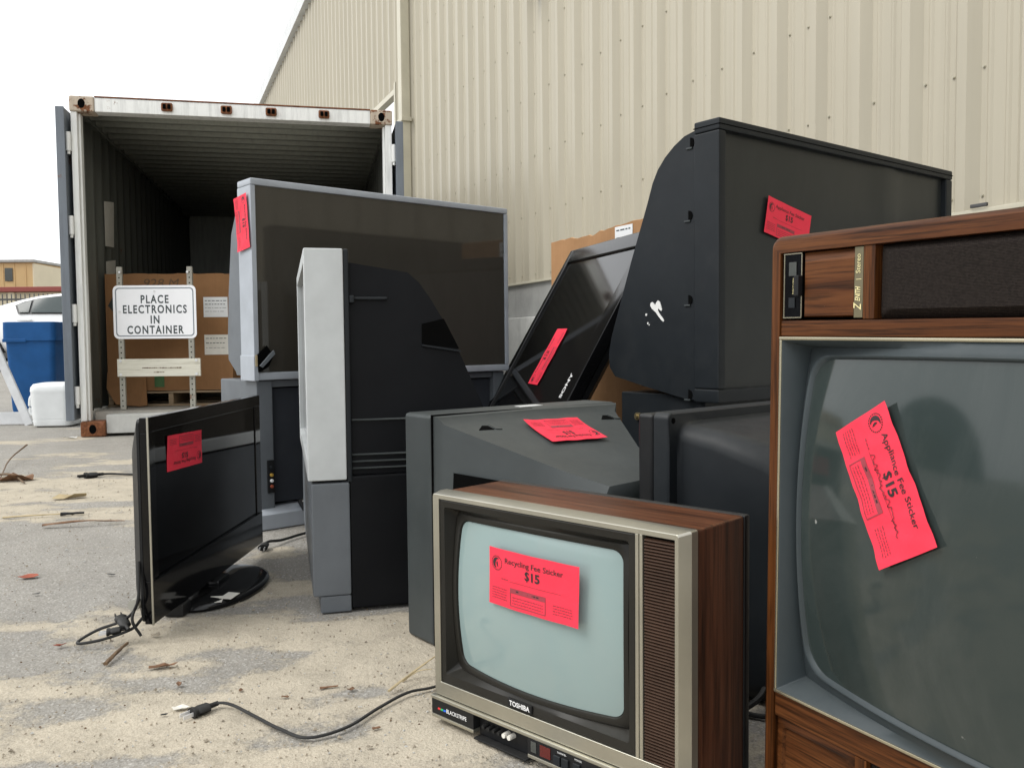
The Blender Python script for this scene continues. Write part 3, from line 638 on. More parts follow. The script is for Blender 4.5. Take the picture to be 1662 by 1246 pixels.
# ---------------------------------------------------------------- stickers
STK = 'pink fee stickers on the televisions'
def sticker(label, o, right, up, w_, h_, title, curl=None, handwriting=False, detail=2):
    """a sheet of pink paper; o is its middle, right and up the way its print reads"""
    rt = Vector(right).normalized(); u_ = Vector(up); u_ = (u_ - rt * u_.dot(rt)).normalized(); n = rt.cross(u_)
    f0 = curl or (lambda x, y: 0.0); ph = sum(ord(q) for q in label) % 17
    f = lambda x, y: f0(x, y) + 0.0005 * (1 + math.sin(x * 17 + y * 3 + ph)) + 0.0035 * max(0, x - 0.36) * max(0, -y + 0.1) * 6
    bm = B(); NX, NY = 24, 12
    g = [[bm.verts.new((w_ * (i / NX - 0.5), h_ * (j / NY - 0.5), f(i / NX - 0.5, j / NY - 0.5))) for i in range(NX + 1)] for j in range(NY + 1)]
    for j in range(NY):
        for i in range(NX): bm.faces.new((g[j][i], g[j][i + 1], g[j + 1][i + 1], g[j + 1][i]))
    me = bpy.data.meshes.new('fee_sticker'); bm.to_mesh(me); bm.free(); me.materials.append(M['pink'])
    me.polygons.foreach_set('use_smooth', [True] * len(me.polygons))
    s = bpy.data.objects.new('fee_sticker', me); col.objects.link(s); tag(s, label, 'sticker', STK)
    s.matrix_world = Matrix(((rt.x, u_.x, n.x, o[0]), (rt.y, u_.y, n.y, o[1]), (rt.z, u_.z, n.z, o[2]), (0, 0, 0, 1)))
    k = w_ / 0.2; kv = h_ / 0.105
    def at(x, y): return lambda u, v, d: (x * w_ + u, y * h_ + v * kv / k, f(x + u / w_, y + v * kv / k / h_) + 0.0006 + d)
    def rect(bm, x0, y0, x1, y1, mi=0, d=0.0006):
        m_ = max(1, int((x1 - x0) / 0.05))
        for i in range(m_):
            a, b_ = x0 + (x1 - x0) * i / m_, x0 + (x1 - x0) * (i + 1) / m_
            v = [bm.verts.new((p * w_, q * h_, f(p, q) + d)) for p, q in ((a, y0), (b_, y0), (b_, y1), (a, y1))]; bm.faces.new(v).material_index = mi
    bm = B(); ps = 0.0215 * k; pl = at(0.02, 0.13); w0 = text_bm(bm, 'S', ps, lambda u, v, d: pl(u - ps * 0.58, v, d), off=0.0005 * k, sx=1.1)
    text_bm(bm, '15', ps, lambda u, v, d: pl(u + ps * 0.24, v, d), off=0.0007 * k, sx=1.08)
    bm.faces.new([bm.verts.new(pl(-ps * 0.58 + a * ps * 0.035, b_ * ps * 0.45, 0.0002)) for a, b_ in ((-1, -1), (1, -1), (1, 1), (-1, 1))]); obj('price', bm, 'ink', s, smooth=0)
    bm = B(); text_bm(bm, title, 0.0140 * k, at(0.02, 0.31), off=0.0001, sx=1.08); obj('title', bm, 'ink', s, smooth=0)
    bm = B()      # round seal: a broken ring round a dark curl
    ex, ey, rr = -0.40, 0.24, 0.0105 * k
    def sp(x, y): return bm.verts.new((ex * w_ + x, ey * h_ + y * kv / k, f(ex + x / w_, ey + y / h_) + 0.0006))
    for i in range(22):
        a = i / 22 * 2 * math.pi; b_ = a + 0.17
        bm.faces.new([sp(q * math.cos(t), q * math.sin(t)) for q, t in ((rr * 1.12, a), (rr * 1.3, a), (rr * 1.3, b_), (rr * 1.12, b_))])
    N = 14
    for i in range(N):
        a, b_ = R(60 + 200 * i / N), R(60 + 200 * (i + 1) / N); q0, q1 = rr * (0.85 - 0.55 * math.sin(math.pi * i / N)), rr * (0.85 - 0.55 * math.sin(math.pi * (i + 1) / N))
        bm.faces.new([sp(q * math.cos(t), q * math.sin(t)) for q, t in ((q0 if i else rr * .84, a), (rr * 0.95, a), (rr * 0.95, b_), (q1 if i < N - 1 else rr * .84, b_))])
    bm.faces.new([sp(rr * x, rr * y) for x, y in ((0.1, 0.35), (-0.12, 0.0), (0.05, -0.5), (0.32, -0.75), (0.25, -0.2))])
    obj('seal', bm, 'ink', s, smooth=0)
    bm = B(); rs = random.Random(5)     # small print, boxed notice and address rule
    def words(x0, x1, y, h2, mi=0, dens=0.8):
        x = x0
        while x < x1:
            l_ = rs.uniform(0.008, 0.03)
            rect(bm, x, y, min(x + l_, x1), y + h2, mi); x += l_ + 0.008
    words(-0.34, -0.26, -0.02, 0.016); rect(bm, -0.25, -0.03, 0.32, -0.024)
    for i in range(5): words(-0.46, -0.27 - 0.01 * (i % 2), -0.20 - i * 0.045, 0.014)
    for i in range(4): words(0.24, 0.44, -0.24 - i * 0.045, 0.014)
    bx0, bx1, by0, by1 = -0.235, 0.165, -0.44, -0.13
    rect(bm, bx0, by1 - 0.085, bx1, by1, 1); words(bx0 + 0.07, bx1 - 0.07, by1 - 0.055, 0.028, 2)
    rect(bm, bx0, by0, bx1, by0 + 0.014, 1); rect(bm, bx0, by0 + 0.014, bx0 + 0.008, by1 - 0.085, 1); rect(bm, bx1 - 0.008, by0 + 0.014, bx1, by1 - 0.085, 1)
    for i in range(3): words(bx0 + 0.03, bx1 - 0.03, by0 + 0.05 + i * 0.05, 0.014)
    for v in bm.verts: v.co.z += 0
    obj('small_print', bm, ['ink_soft', 'ink_box', 'ink'], s, smooth=0)
    if handwriting:
        bm = B(); pts = []; x = -0.22
        while x < 0.36:
            pts.append((x * w_, (-0.015 + rs.uniform(-0.03, 0.055)) * h_, 0.0012 + f(x, 0))); x += rs.uniform(0.006, 0.016)
        tube(bm, smooth_path(pts, 4), 0.00042, 4, cap=False); obj('handwriting', bm, 'ink', s, smooth=0)
    return s

# ---------------------------------------------------------------- power plug
def plug(bm, p, d, mi=0, mm=1, size=1.0):
    """two-pin plug at p, pins along d (flat on the ground)"""
    d = Vector(d).normalized(); s = d.cross(Vector((0, 0, 1))).normalized(); p = Vector(p)
    def ring(t, a, b_): return [p + d * t * size + s * a * size * math.cos(q) + Vector((0, 0, 1)) * b_ * size * math.sin(q) for q in np.linspace(0, 2 * math.pi, 12, endpoint=False)]
    loft(bm, [ring(-0.03, 0.004, 0.004), ring(-0.016, 0.0045, 0.0045), ring(-0.012, 0.012, 0.007), ring(0.004, 0.013, 0.008), ring(0.008, 0.011, 0.007), ring(0.013, 0.014, 0.009), ring(0.017, 0.014, 0.009)], True, True, mi)
    for k in (-1, 1):
        c = p + s * k * 0.0063 * size; a, b_ = c + d * 0.016 * size, c + d * 0.034 * size; z = Vector((0, 0, 0.0032 * size)); q = s * 0.0008 * size
        v = [bm.verts.new(x) for x in (a - z - q, a - z + q, a + z + q, a + z - q, b_ - z - q, b_ - z + q, b_ + z + q, b_ + z - q)]
        for f in ((0, 1, 2, 3), (4, 7, 6, 5), (0, 4, 5, 1), (1, 5, 6, 2), (2, 6, 7, 3), (3, 7, 4, 0)): bm.faces.new([v[i] for i in f]).material_index = mm

# ---------------------------------------------------------------- walnut table-top television in front
def build_table_set():
    r = thing('crt_television', 'small wood-cased tube television with pale screen, in front of the pile', 'television', (-0.149, 1.582, 0), -43.3)
    W, H = 0.539, 0.435
    bm = B(); hollow(bm, 0.003, W - 0.003, 0.034, 0.172, 0.022, H - 0.002, 0.012, 0.005)
    bm.faces.ensure_lookup_table(); bmesh.ops.recalc_face_normals(bm, faces=bm.faces[:])
    for f in bm.faces: f.material_index = 0 if abs(f.normal.z) > 0.7 else 1
    obj('cabinet', bm, ['wood_x', 'wood_z'], r)
    bm = B(); bx(bm, 0.0, 0.173, 0.02, W, 0.19, H - 0.001, 0.004); loft(bm, [lp(rrect(0.05, W - 0.05, 0.05, H - 0.05, 0.03), 0.19), lp(rrect(0.12, W - 0.12, 0.09, H - 0.08, 0.03), 0.25)], False, True); obj('rear_cover', bm, 'black', r)
    # metal front frame: bars that butt, chamfered along the top and right
    bm = B(); rr = 0.004
    loft(bm, [lp(rrect(0, W, 0.056, H, rr), 0.0335), lp(rrect(0, W, 0.056, H, rr), 0.017), lp(rrect(0.0008, W - 0.011, 0.0565, H - 0.004, rr), 0.0012), lp(rrect(0.0016, W - 0.012, 0.0575, H - 0.005, rr), 0.0),
              lp(rrect(0.0165, W - 0.0175, 0.082, H - 0.0120, 0.001), 0.0), lp(rrect(0.0170, W - 0.018, 0.0825, H - 0.0125, 0.001), 0.0006), lp(rrect(0.0170, W - 0.018, 0.0825, H - 0.0125, 0.001), 0.033)])
    bx(bm, 0.4515, 0.0006, 0.082, 0.4578, 0.0325, H - 0.0120, 0.0012); bx(bm, 0.4590, 0.0006, 0.082, 0.465, 0.0325, H - 0.0120, 0.0012)
    obj('front_frame', bm, 'frame_silver', r, smooth=18)
    bm = B()
    L = [lp(rrect(0.0175, 0.4515, 0.0835, 0.4222, 0.004, 0, 6, 20), 0.030), lp(rrect(0.0175, 0.4515, 0.0835, 0.4222, 0.004, 0, 6, 20), 0.003), lp(rrect(0.020, 0.449, 0.086, 0.4197, 0.004, 0, 6, 20), 0.0016),
         lp(rrect(0.029, 0.4390, 0.099, 0.4085, 0.005, 0, 6, 20), 0.0028)]
    F = lambda x, z: -0.0035 + 0.60 * ((x - 0.2340) ** 2 + (z - 0.253) ** 2)
    D = lambda i, rr, bow, dy: [(x, F(x, z) + dy, z) for x, z in rrect(0.049 - i, 0.4190 + i, 0.117 - i * 0.9, 0.389 + i * 0.9, rr, bow, 6, 20)]
    L += [[(x, 0.0045 + 0.35 * max(0, F(x, z) - 0.012), z) for x, z in rrect(0.0315, 0.4365, 0.1015, 0.4060, 0.006, 0, 6, 20)], D(0.0125, 0.012, 0.012, -0.004), D(0.0105, 0.014, 0.016, -0.006), D(0.0055, 0.016, 0.026, -0.0055), D(0.002, 0.018, 0.034, -0.004), D(0.0, 0.018, 0.036, 0.002)]
    loft(bm, L); obj('screen_surround', bm, 'bezel', r, smooth=30)
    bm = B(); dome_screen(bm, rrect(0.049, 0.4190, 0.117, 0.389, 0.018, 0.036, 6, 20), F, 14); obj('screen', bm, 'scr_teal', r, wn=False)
    g = B(); bx(g, 0.4655, 0.010, 0.0828, 0.5205, 0.032, H - 0.0135, 0, 1)
    n = 70; z0 = 0.0832; st = (H - 0.016 - z0) / n
    for i in range(n): prism(g, [(0.002, z0 + i * st), (0.002, z0 + i * st + st * 0.35), (0.0095, z0 + i * st + st * 0.66), (0.0095, z0 + i * st)], 0, 0.467, 0.520)
    obj('speaker_grille', g, ['brown_slat', 'dark_in'], r, smooth=0)
    # control strip under the frame
    bm = B(); bx(bm, -0.006, -0.006, 0.0485, W, 0.033, 0.0555, 0.002, 0); bx(bm, -0.006, -0.0045, 0.0135, 0.106, 0.03, 0.020, 0.0015, 0); bx(bm, 0.236, -0.0045, 0.0135, W, 0.03, 0.020, 0.0015, 0)
    bx(bm, -0.005, -0.004, 0.0205, 0.106, 0.03, 0.048, 0.001, 1); bx(bm, 0.236, -0.004, 0.0205, W - 0.002, 0.03, 0.048, 0.001, 1); bx(bm, 0.1065, 0.012, 0.006, 0.2355, 0.03, 0.048, 0, 1); bx(bm, 0.108, -0.006, 0.005, 0.234, 0.011, 0.0085, 0.001, 1)
    cp = obj('control_strip', bm, ['frame_silver', 'black'], r)
    bm = B(); text_bm(bm, 'BLACKSTRIPE', 0.0105, lambda u, v, d: (0.062 + u, -0.0046, 0.0335 + v), off=0.0001, sx=0.85); obj('strip_lettering', bm, 'white_print', cp, smooth=0)
    bm = B()
    for i in range(3): prism(bm, [(0.012 + i * 0.0075, 0.031), (0.0185 + i * 0.0075, 0.031), (0.0195 + i * 0.0075, 0.0345), (0.013 + i * 0.0075, 0.0345)], 1, -0.0046, -0.0041, 0, i)
    obj('colour_mark', bm, ['rgb_r', 'rgb_g', 'rgb_b'], cp, smooth=0)
    for i in range(6):
        bm = B(); x = 0.128 + i * 0.0125; white = i >= 4; cyl(bm, (x, 0.012, 0.031), (x, 0.0, 0.031), 0.0046 if white else 0.004, 12); cyl(bm, (x, 0.0, 0.031), (x, -0.0025, 0.031), 0.0042 if white else 0.0034, 12); obj('control_knob', bm, 'label_paper' if white else 'black', cp)
    bm = B(); bx(bm, 0.244, -0.0052, 0.026, 0.256, -0.0041, 0.044, 0.0004); obj('indicator_window', bm, 'grey_led', cp)
    bm = B(); bx(bm, 0.264, -0.0052, 0.025, 0.287, -0.0041, 0.044, 0.0004); obj('channel_display', bm, 'red_led', cp)
    for x in (0.295, 0.312, 0.336, 0.36): bm = B(); bx(bm, x, -0.008, 0.022, x + 0.014, -0.0041, 0.038, 0.001); obj('push_button', bm, 'black_blue', cp)
    bm = B(); text_bm(bm, 'CHANNEL', 0.0042, lambda u, v, d: (0.311 + u, -0.0046, 0.0435 + v)); text_bm(bm, 'POWER', 0.0042, lambda u, v, d: (0.345 + u, -0.0046, 0.0435 + v)); obj('strip_lettering', bm, 'white_print', cp, smooth=0)
    bm = B(); bx(bm, 0.188, -0.0012, 0.0865, 0.243, 0.003, 0.1005, 0.0006); bd = obj('maker_badge', bm, 'black', r)
    bm = B(); text_bm(bm, 'TOSHIBA', 0.0118, lambda u, v, d: (0.2155 + u, -0.0018, 0.0935 + v), off=0.0003, sx=0.95); obj('badge_lettering', bm, 'white_print', bd, smooth=0)
    for x in (0.03, W - 0.06):
        for y in (0.02, 0.13): bm = B(); bx(bm, x, y, 0.0, x + 0.03, y + 0.03, 0.022, 0.003); obj('foot', bm, 'rubber', r)
    cord = [(0.02, 1.80, 0.03), (-0.10, 1.80, 0.006), (-0.165, 1.735, 0.006), (-0.215, 1.70, 0.009), (-0.262, 1.635, 0.007), (-0.31, 1.555, 0.005), (-0.372, 1.515, 0.005), (-0.432, 1.552, 0.005), (-0.485, 1.597, 0.006), (-0.545, 1.64, 0.012), (-0.575, 1.652, 0.012), (-0.592, 1.642, 0.009)]
    pts = local(r, cord); bm = B(); tube(bm, smooth_path(pts, 10), 0.0036, 8, flat_=0.75); c = obj('power_cord', bm, 'rubber', r)
    bm = B(); e = local(r, [(-0.603, 1.629, 0.009), (-0.63, 1.600, 0.007)]); plug(bm, e[0], e[1] - e[0], size=1.15); obj('plug', bm, ['rubber', 'steel'], c)
    sticker('pink recycling fee sticker on the pale screen of the small wooden set', world(r, (0.2525, -0.0085, 0.3085)), world(r, (1, 0, -0.012)) - world(r, (0, 0, 0)), (0, 0, 1), 0.199, 0.098, 'Recycling Fee Sticker', lambda x, y: -0.0045 * 4 * x * x + 0.006 * max(0, x) ** 2 + 0.002)
build_table_set()

# ---------------------------------------------------------------- wooden console set on the right
def build_console():
    r = thing('console_television', 'large wooden console television with dark screen at the right edge', 'television', (0.363, 1.25, 0), -60.6)
    r.rotation_euler = (0, R(0.8), R(-60.6))      # it stands a little out of level
    W, D, H = 0.80, 0.50, 0.853
    def wbox(bm, *a, b=0.003, along=0):
        n0 = len(bm.faces); bx(bm, *a, b, along)
    bm = B()
    # carcass: rounded outer case, its front edge softened, hollow behind the face
    t0, t1 = 0.0205, 0.0245
    O = lambda i, y: lp(rrect(i, W - i, i, H - i, 0.018 - i), y); I = lambda y: lp(rrect(t0, W - t0, 0.0295, H - t1, 0.0008), y)
    loft(bm, [I(D), O(0, D), O(0, 0.012), O(0.001, 0.006), O(0.004, 0.0018), O(0.008, 0.0), I(0.0), I(0.06)])
    bx(bm, 0.021, 0.12, 0.062, W - 0.021, D - 0.01, H - 0.03)
    for f in bm.faces:
        c = f.calc_center_median(); f.material_index = 0 if (c.z > H - t1 * 0.9 or c.z < 0.0295) else 1
    bx(bm, 0.021, 0.002, 0.7125, W - 0.021, 0.05, 0.7345, 0.002, 0)       # rail under the grille
    bx(bm, 0.021, 0.002, 0.1650, W - 0.021, 0.05, 0.2005, 0.002, 0)
    bx(bm, 0.1570, 0.002, 0.735, 0.1745, 0.05, H - 0.0245, 0.0015, 1)
    bx(bm, 0.1600, 0.002, 0.03, 0.1780, 0.05, 0.1645, 0.0015, 1); bx(bm, 0.021, 0.002, 0.0, W - 0.021, 0.05, 0.0295, 0.002, 0)
    obj('cabinet', bm, ['oak_x', 'oak_z'], r)
    # control bay: black plate with bright rim, bevelled wooden door, bronze name strip
    bm = B(); bx(bm, 0.021, 0.024, 0.735, 0.1565, 0.029, H - 0.025); obj('control_bay', bm, 'dark_in', r, smooth=0)
    bm = B(); bx(bm, 0.0250, 0.004, 0.7385, 0.056, 0.023, 0.8265, 0.001, 0); frame_bars(bm, 0.0243, 0.0566, 0.7378, 0.8272, 0.0258, 0.0552, 0.7393, 0.8257, 0.0026, 0.0042, 0, 1)
    bx(bm, 0.034, 0.0022, 0.796, 0.047, 0.0039, 0.815, 0.0004, 2); bx(bm, 0.034, 0.0022, 0.752, 0.045, 0.0039, 0.766, 0.0004, 3)
    ctl = obj('tuner_plate', bm, ['gloss_black', 'gold_trim', 'grey_led', 'black_blue'], r)
    bm = B(); bx(bm, 0.0500, -0.006, 0.768, 0.0585, 0.003, 0.796, 0.001); obj('door_catch', bm, 'black', ctl)
    bm = B(); text_bm(bm, 'PUSH TO OPEN', 0.0032, lambda u, v, d: (0.0415 - v, 0.0032, 0.782 + u)); obj('plate_lettering', bm, 'gold', ctl, smooth=0)
    bm = B(); x0, x1, z0, z1 = 0.0575, 0.1425, 0.7385, 0.8265
    loft(bm, [[(x0, 0.02, z0), (x1, 0.02, z0), (x1, 0.02, z1), (x0, 0.02, z1)], [(x0, 0.008, z0), (x1, 0.008, z0), (x1, 0.008, z1), (x0, 0.008, z1)], [(x0 + 0.005, 0.003, z0 + 0.002), (x1, 0.003, z0 + 0.002), (x1, 0.003, z1 - 0.013), (x0 + 0.005, 0.003, z1 - 0.013)]], True, True)
    obj('control_door', bm, 'oak_x', r, smooth=20)
    bm = B(); bx(bm, 0.1428, 0.003, 0.737, 0.1562, 0.02, 0.8275, 0.0006); ns = obj('name_strip', bm, 'olive', r)
    bm = B(); text_bm(bm, 'Z', 0.0165, lambda u, v, d: (0.1495 - v, 0.0022, 0.7505 + u), off=0.0002, sx=0.7, shear=0.3); text_bm(bm, 'ENITH', 0.0110, lambda u, v, d: (0.1495 - v, 0.0022, 0.767 + u), off=0.0002, sx=0.58, shear=0.3); text_bm(bm, '|', 0.009, lambda u, v, d: (0.1495 - v, 0.0022, 0.786 + u)); text_bm(bm, 'Stereo', 0.0098, lambda u, v, d: (0.1495 - v, 0.0022, 0.806 + u), sx=0.95); obj('name_lettering', bm, 'gold', ns, smooth=0)
    bm = B(); n = 24; V = loft(bm, [lp(rrect(0.1752, W - 0.022, 0.7348, H - 0.0248, 0.002), 0.016), lp(rrect(0.179, W - 0.026, 0.739, H - 0.028, 0.004), 0.010), lp(rrect(0.195, W - 0.04, 0.747, H - 0.036, 0.006), 0.002)], False, True); obj('speaker_grille', bm, 'weave', r, smooth=20)
    # gilt trim round the picture opening, slate mask, glass
    bm = B(); x0, x1, z0, z1 = 0.0215, W - 0.0215, 0.2010, 0.712
    frame_bars(bm, x0, x1, z0, z1, x0 + 0.0045, x1 - 0.0045, z0 + 0.0045, z1 - 0.0045, -0.002, 0.01, 0.0012); obj('gilt_trim', bm, 'gold_trim', r)
    cx_, cz_ = W / 2, 0.460
    F = lambda x, z: 0.018 + 0.42 * ((x - cx_) ** 2 + (z - cz_) ** 2 - (cx_ - 0.04) ** 2)
    def A(il, ib, it, rr, bow, dy): return [(x, F(x, z) + dy, z) for x, z in rrect(0.026 + il, W - 0.026 - il, 0.2055 + ib, 0.7075 - it, rr, bow, 6, 26)]
    def A0(i, y): return lp(rrect(0.026 + i, W - 0.026 - i, 0.2055 + i, 0.7075 - i, 0.001, 0, 6, 26), y)
    bm = B(); loft(bm, [A0(0, 0.0), A0(0.0015, 0.001), A(0.010, 0.011, 0.009, 0.003, 0.008, 0.004), A(0.0113, 0.0125, 0.0102, 0.004, 0.009, 0.0035), A(0.0165, 0.0235, 0.0150, 0.028, 0.018, 0.0005), A(0.0185, 0.0262, 0.0168, 0.032, 0.021, -0.003), A(0.0208, 0.0288, 0.0190, 0.034, 0.023, -0.002), A(0.0240, 0.0320, 0.0215, 0.036, 0.026, 0.004)]); obj('screen_mask', bm, 'mask', r, smooth=55, wn=False)
    bm = B(); dome_screen(bm, rrect(0.0498, W - 0.0498, 0.2372, 0.6862, 0.036, 0.026, 6, 26), lambda x, z: F(x, z) + 0.003, 16); obj('screen', bm, 'scr_dark', r, wn=False)
    # lower doors
    for xa, xb, mt in ((0.021, 0.1595, 'oak_x'),):
        bm = B(); loft(bm, [lp(rrect(xa, xb, 0.03, 0.1645, 0.0012), 0.009), lp(rrect(xa + 0.012, xb - 0.012, 0.04, 0.152, 0.008), 0.006), lp(rrect(xa + 0.0145, xb - 0.0145, 0.042, 0.1495, 0.008), 0.011)], False, True); obj('lower_panel', bm, mt, r, smooth=20)
    bm = B(); bx(bm, 0.1785, 0.012, 0.03, W - 0.022, 0.02, 0.1645); obj('lower_grille', bm, 'weave', r, smooth=0)
    o = world(r, (0.2095, -0.0150, 0.5315)); ax = Vector((math.cos(R(-60.6)), math.sin(R(-60.6)), 0)); ay = Vector((-math.sin(R(-60.6)), math.cos(R(-60.6)), 0)); Z = Vector((0, 0, 1))
    rt = ax * 0.087 - Z * 0.159 + ay * -0.022; up = ax * 0.067 + Z * 0.034 + ay * -0.0087
    def cr(x, y): return 0.0007 * math.sin(x * 21 + y * 4) * math.exp(-6 * (x + 0.1) ** 2) + 0.0004 * math.sin(x * 37 - y * 9) + 0.001 * (y + 0.5)
    sticker('pink appliance fee sticker set upright on the console screen', o + (-ay) * 0.004, rt, up, 0.184, 0.096, 'Appliance Fee Sticker', cr, True)
build_console()

# ---------------------------------------------------------------- silver projection set at the back left
def build_silver_projection():
    r = thing('projection_television', 'big silver-framed projection television standing before the container opening', 'television', (-0.966, 3.25, 0), 41)
    W, z0, z1 = 1.264, 0.569, 1.325
    ix0, ix1, iz0, iz1 = 0.020, W - 0.020, z0 + 0.030, z1 - 0.026
    bm = B(); d = 0.118
    bx(bm, 0, 0, iz1, W, d, z1, 0.006); bx(bm, 0, 0, z0, W, d, iz0, 0.006); bx(bm, 0.0, 0.0006, iz0, ix0, d, iz1, 0.003); bx(bm, ix1, 0.0006, iz0, W, d, iz1, 0.003)
    bx(bm, -0.0035, -0.004, z0 - 0.002, 0.0165, d + 0.002, z0 + 0.095, 0.003)
    fr = obj('screen_frame', bm, 'silver_blue', r)
    bm = B(); N = 20; rows = []
    for i in range(N + 1):
        x = ix0 + (ix1 - ix0) * i / N; rows.append([(x, 0.008, iz0 + (iz1 - iz0) * j / 8) for j in range(9)])
    loft(bm, rows, closed=False); o = obj('screen', bm, 'scr_rp', r, wn=False)
    # the lower left corner of the frame is smashed: dark patch painting a torn hole's shade, bent sliver, yellow foam
    bm = B(); prism(bm, [(0.008, 0.664), (0.05, 0.70), (0.075, 0.66), (0.055, 0.62), (0.03, 0.606), (0.012, 0.60)], 1, -0.0045, 0.0025); obj('torn_hole_shade', bm, 'dark_in', fr, smooth=0)
    bm = B(); prism(bm, [(0.014, 0.625), (0.024, 0.618), (0.075, 0.668), (0.07, 0.682), (0.055, 0.668)], 1, -0.02, -0.012, 0.001); obj('bent_sliver', bm, 'silver_dark', fr, smooth=0)
    bm = B(); bx(bm, 0.001, -0.007, 0.622, 0.010, -0.0046, 0.665, 0.001); obj('foam_edge', bm, 'straw', fr)
    # rear shell: rises behind the frame and leans back
    bm = B(); sec = [(d, 0.60, 1.30), (d + 0.09, 0.64, 1.14), (d + 0.145, 0.66, 0.85), (d + 0.148, 0.66, 0.66), (d + 0.075, 0.615, 0.62)]
    P = [(d, z1 - 0.04), (d + 0.09, z1 - 0.19), (d + 0.13, z1 - 0.42), (d + 0.148, z1 - 0.60), (d + 0.146, 0.645), (d + 0.08, 0.600), (d + 0.07, 0.585), (d, 0.585)]
    prism(bm, P, 0, 0.012, W - 0.012, 0.01); obj('rear_shell', bm, 'silver_dark', r)
    # cabinet under the screen
    bm = B(); bx(bm, 0.015, 0.02, 0.012, 0.080, 0.36, 0.567, 0.006); bx(bm, W - 0.080, 0.02, 0.012, W - 0.015, 0.36, 0.567, 0.006); bx(bm, 0.0805, 0.19, 0.012, W - 0.0805, 0.36, 0.566, 0.002)
    bx(bm, 0.0805, 0.03, 0.54, W - 0.0805, 0.189, 0.566, 0.002); cab = obj('base_cabinet', bm, 'silver_dark', r)
    bm = B(); prism(bm, [(0.012, 0.0), (-0.006, 0.0), (-0.006, 0.055), (0.02, 0.075), (0.19, 0.085), (0.19, 0.0)], 0, 0.004, W - 0.004, 0.004); obj('plinth', bm, 'silver_blue', r)
    bm = B(); bx(bm, 0.085, 0.045, 0.09, W - 0.085, 0.185, 0.535, 0.004); obj('speaker_panel', bm, 'grille_cloth', r)
    bm = B(); bx(bm, 0.048, 0.010, 0.135, 0.076, 0.019, 0.262, 0.002); av = obj('input_panel', bm, 'black', r)
    for z, m_ in ((0.235, 'black_blue'), (0.205, 'yellow'), (0.183, 'white_p'), (0.161, 'leaf_red')):
        bm = B(); cyl(bm, (0.062, 0.011, z), (0.062, 0.004, z), 0.0065, 12); cyl(bm, (0.062, 0.004, z), (0.062, 0.001, z), 0.004, 10); obj('input_jack', bm, m_, av)
    pts = local(r, [(-0.55, 4.35, 0.05), (-1.2, 4.75, 0.008), (-1.75, 4.66, 0.006), (-2.03, 4.66, 0.006), (-2.18, 4.67, 0.010), (-2.235, 4.64, 0.012)])
    bm = B(); tube(bm, smooth_path(pts, 8), 0.006, 8); c = obj('power_cord', bm, 'rubber', r)
    bm = B(); e = local(r, [(-2.26, 4.615, 0.012), (-2.31, 4.57, 0.012)]); plug(bm, e[0], e[1] - e[0], size=2.0); obj('plug', bm, ['rubber', 'rubber'], c)
    a = R(41); ax = Vector((math.cos(a), math.sin(a), 0)); ay = Vector((-math.sin(a), math.cos(a), 0))
    sticker('pink fee sticker wrapped down the silver side edge of the back projection set', world(r, (-0.0055, 0.062, 1.163)), -Vector((0, 0, 1)) - ay * 0.11, -ay + Vector((0, 0, 0.1)), 0.205, 0.108, 'Recycling Fee Sticker', lambda x, y: 0.002 + 0.012 * max(0, -x - 0.2) * max(0, 0.5 - y))
    # a remote control leaning on the plinth
    q = world(r, (0.175, -0.03, 0.062)); rc = thing('remote_control', 'black remote control leaning on the silver base of the back projection set', 'remote control', q, 41 - 8)
    rc.rotation_euler = (R(-38), R(-16), R(41))
    bm = B(); bx(bm, 0, 0, 0, 0.15, 0.02, 0.046, 0.004); body = obj('remote_body', bm, 'black', rc)
    bm = B()
    for i in range(9):
        for j in range(3): bx(bm, 0.012 + i * 0.0145, -0.003, 0.008 + j * 0.011, 0.021 + i * 0.0145, 0.0, 0.0135 + j * 0.011)
    obj('remote_buttons', bm, 'conc_pale', rc, smooth=0)
build_silver_projection()

